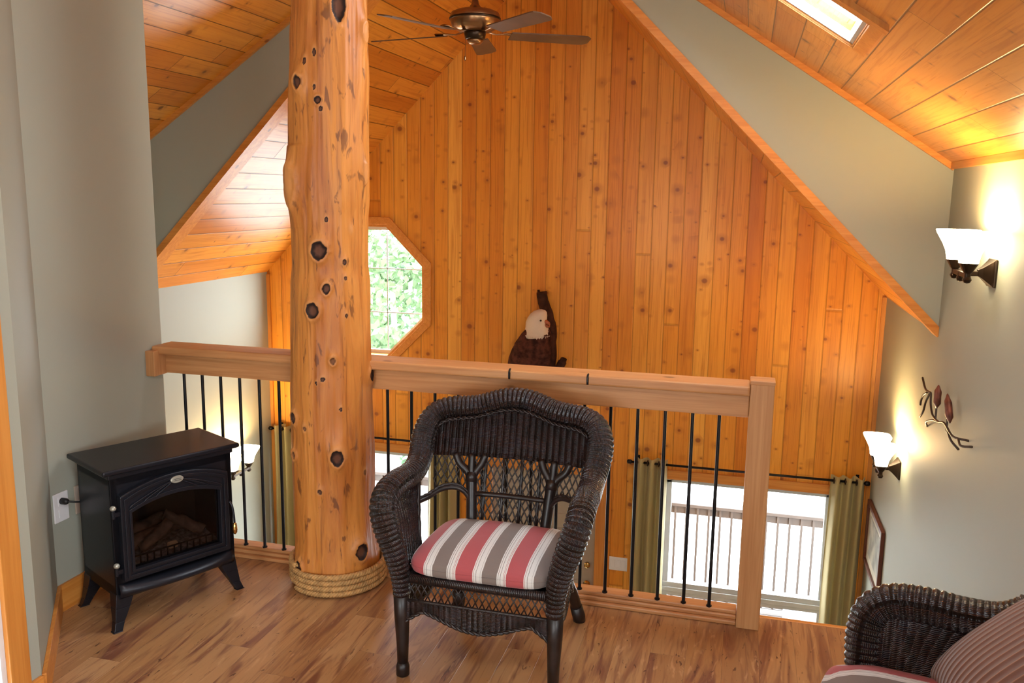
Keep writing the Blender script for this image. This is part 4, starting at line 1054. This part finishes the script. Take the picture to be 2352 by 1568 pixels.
m.build('driftwood', M['drift'], r, smooth=True)

# ------------------------------------------------------------------ curtains and rods
def rod(x0, x1, z, label):
    r = empty('curtain_rod', (0, FY, z), 0, label, 'curtain rod', 'curtain rods on the far wall')
    MB().tube([(x0, -.09, 0), (x1, -.09, 0)], .0095, 12).build('pole', M['iron'], r, smooth=True)
    for x in (x0, x1): MB().lathe([(.010, -.02), (.018, -.012), (.018, .012), (.010, .02)], n=14, M=Matrix.Rotation(PI / 2, 4, 'Y'), c=(x, -.09, 0)).build('finial', M['iron'], r, smooth=True)
    for x in (x0 + .06, x1 - .06): MB().box(x - .008, x + .008, -.095, 0, -.012, .006).box(x - .012, x + .012, -.006, 0, -.035, .035).build('bracket', M['iron'], r)
rod(-.80, .965, -.432, 'long dark curtain rod over the right lower window')
rod(-3.99, -2.22, -.432, 'dark curtain rod over the lower window left of the inner door')
def curtain(x0, x1, label, nf, seed):
    r = empty('curtain', ((x0 + x1) / 2, FY - .09, ZG + .02), 0, label, 'curtain', 'olive grommet curtains'); W = x1 - x0; H = -.395 - ZG - .02
    def f(u, v):
        x = -W / 2 + W * u; ph = u * nf * 2 * PI + seed; amp = .042 * (1 + .25 * math.sin(v * 3 + seed + u * 4))
        sway = .016 * math.sin(v * 4 + seed + u * 2) * (1 - v)
        return (x * (1 + .10 * (1 - v)) + sway, amp * math.sin(ph + .5 * math.sin(v * 2.2 + seed)), H * v)
    m = MB().grid(f, nf * 16, 30); m.build('cloth', M['curtain'], r, smooth=True, solid=.003)
    for k in range(nf * 2):
        x = -W / 2 + W * (k + .5) / (nf * 2)
        tor = [(0, .021 * math.cos(a), .021 * math.sin(a)) for a in [2 * PI * i / 16 for i in range(16)]]
        MB().tube(tor, .004, 6, closed=True, up=(1, 0, 0)).build('grommet', M['bronze'], r, smooth=True, loc=(x, 0, H - .037))
curtain(-.765, -.505, 'olive curtain left of the right lower window, beside the switch plate', 3, .4)
curtain(.712, .952, 'olive curtain at the far right corner under the lower sconce', 3, 1.1)
curtain(-2.50, -2.26, 'olive curtain seen through the wicker chair back, left of the inner door', 3, 2.0)
curtain(-3.96, -3.66, 'pale lit olive curtain just left of the tree trunk post', 3, 2.9)

# switch plate, picture, twig sculpture
plate('light_switch', (-.872, FY, -1.342), 0, .150, .115, 'white triple switch plate on the panelled wall beside the curtain', 'switch', M['white'], 'rocker')
r = empty('picture_frame', (XR, 6.24, -.77), 0, 'dark red wooden picture frame on the right wall behind the curtain', 'picture')
w, h = .34, .235
m = poly_prism([[(-w, -h), (w, -h), (w, h), (-w, h)], [(-w + .03, -h + .03), (w - .03, -h + .03), (w - .03, h - .03), (-w + .03, h - .03)]], -.028, -.002, 'x'); m.build('frame', M['pic'], r, bevel=.003)
MB().box(-.012, -.006, -w + .028, w - .028, -h + .028, h - .028).build('mat_board', simple('cream_mat', (.48, .42, .30), .5), r)
MB().box(-.0135, -.0122, -w + .10, w - .10, -h + .09, h - .09).build('print', simple('muted_print', (.30, .27, .20), .5, var=.4, nscale=9), r)
r = empty('bird_sculpture', (XR, 4.6, .6), 0, 'small dark metal twig sculpture with two reddish upright birds, right wall', 'sculpture')
Y = lambda y, z, x=-.04: (x, y - 4.6, z - .6)
m = MB()
for pth in ([Y(4.10, .60, -.001), Y(4.22, .585), Y(4.40, .60), Y(4.52, .575), Y(4.66, .55), Y(4.80, .505), Y(4.97, .44, -.001)], [Y(4.52, .575), Y(4.60, .57), Y(4.68, .575), Y(4.74, .615), Y(4.76, .665), Y(4.80, .665), Y(4.90, .66), Y(5.0, .70)],
            [Y(4.78, .665), Y(4.86, .60), Y(4.90, .54), Y(4.97, .49)], [Y(4.84, .655), Y(4.93, .62), Y(4.98, .58), Y(4.99, .55)], [Y(4.36, .60), Y(4.26, .56), Y(4.2, .53, -.015)], [Y(4.12, .60), Y(4.06, .585), Y(4.0, .60, -.01)]):
    m.tube(cr(pth, 5), .0055, 6)
m.build('twigs', M['twig'], r, smooth=True)
for y, z0, z1, w, ln in ((4.60, .625, .745, .034, .0), (4.35, .625, .745, .036, .10)):
    st = [(0, .004), (.08, .016), (.25, .038), (.5, w), (.72, .036), (.86, .020), (.95, .012), (1, .003)][::1]
    m = MB().rings([(Y(y + ln * (t - .5), z0 + (z1 - z0) * t), (0, h_, 0), (h_ * .45, 0, 0)) for t, h_ in st], 14)
    b = m.build('bird', M['rust'], r, smooth=True)
    MB().tube([Y(y - .008, .575), Y(y - .006, z0 + .02)], .003, 5).tube([Y(y + .012, .575), Y(y + .010, z0 + .02)], .003, 5).build('bird_legs', M['twig'], b)

# ------------------------------------------------------------------ light, sky, camera
w = bpy.data.worlds.new('sky'); SC.world = w; w.use_nodes = True; nt = w.node_tree
bg = nt.nodes['Background']
tc = nt.nodes.new('ShaderNodeTexCoord'); sp = nt.nodes.new('ShaderNodeSeparateXYZ'); nt.links.new(tc.outputs['Generated'], sp.inputs[0])
rp = nt.nodes.new('ShaderNodeValToRGB'); nt.links.new(sp.outputs[2], rp.inputs[0])
rp.color_ramp.elements[0].color = (.93, .97, 1, 1); rp.color_ramp.elements[1].color = (.80, .91, 1, 1)
nt.links.new(rp.outputs[0], bg.inputs[0]); bg.inputs[1].default_value = 12
def portal(loc, rot, sx, sy):
    L = bpy.data.lights.new('sky_portal', 'AREA'); L.shape = 'RECTANGLE'; L.size = sx; L.size_y = sy; L.cycles.is_portal = True
    o = bpy.data.objects.new('sky_portal', L); COL.objects.link(o); o.location = loc; o.rotation_euler = rot
portal((.115, FY + .17, (WZ0 + WZ1) / 2), (-PI / 2, 0, 0), 1.3, 1.72)
portal((-3.145, FY + .17, (WZ0 + WZ1) / 2), (-PI / 2, 0, 0), 1.3, 1.72)
portal((OC[0], FY + .17, OC[1]), (-PI / 2, 0, 0), 1.13, 1.13)
portal((-1.25, -2.66, 1.1), (PI / 2, 0, 0), 1.3, 1.3); portal((XR + .16, -.7, 1.2), (0, PI / 2, 0), .9, 2.4)
sa = math.atan(SY)
for y0, y1 in ((SY0, SY1), (TY0, TY1)):
    xm = (SX0 + SX1) / 2; portal((xm + .11 * math.sin(sa), (y0 + y1) / 2, zc(xm) + .11 * math.cos(sa)), (0, sa, 0), (SX1 - SX0) / math.cos(sa), y1 - y0)

cam = bpy.data.cameras.new('camera'); co = bpy.data.objects.new('camera', cam); COL.objects.link(co); SC.camera = co
yaw, pitch, roll = -0.26282028, 0.16939898, 0.01424002
f = Vector((math.sin(yaw) * math.cos(pitch), math.cos(yaw) * math.cos(pitch), -math.sin(pitch)))
rt = f.cross(Vector((0, 0, 1))).normalized(); up = rt.cross(f)
r2 = rt * math.cos(roll) + up * math.sin(roll); u2 = -rt * math.sin(roll) + up * math.cos(roll)
Mx = Matrix((r2, u2, -f)).transposed().to_4x4(); Mx.translation = Vector((0, 0, 1.65)); co.matrix_world = Mx
cam.sensor_fit = 'HORIZONTAL'; cam.sensor_width = 36; cam.lens = 36 * 1982.1 / 2352; cam.clip_start = .05
vs_ = SC.view_settings; vs_.view_transform = 'Standard'; vs_.look = 'None'; vs_.exposure = 0.78; vs_.gamma = 1; vs_.use_curve_mapping = False
SC.cycles.max_bounces = 10; SC.cycles.diffuse_bounces = 6; SC.cycles.transparent_max_bounces = 12; SC.cycles.sample_clamp_indirect = 6
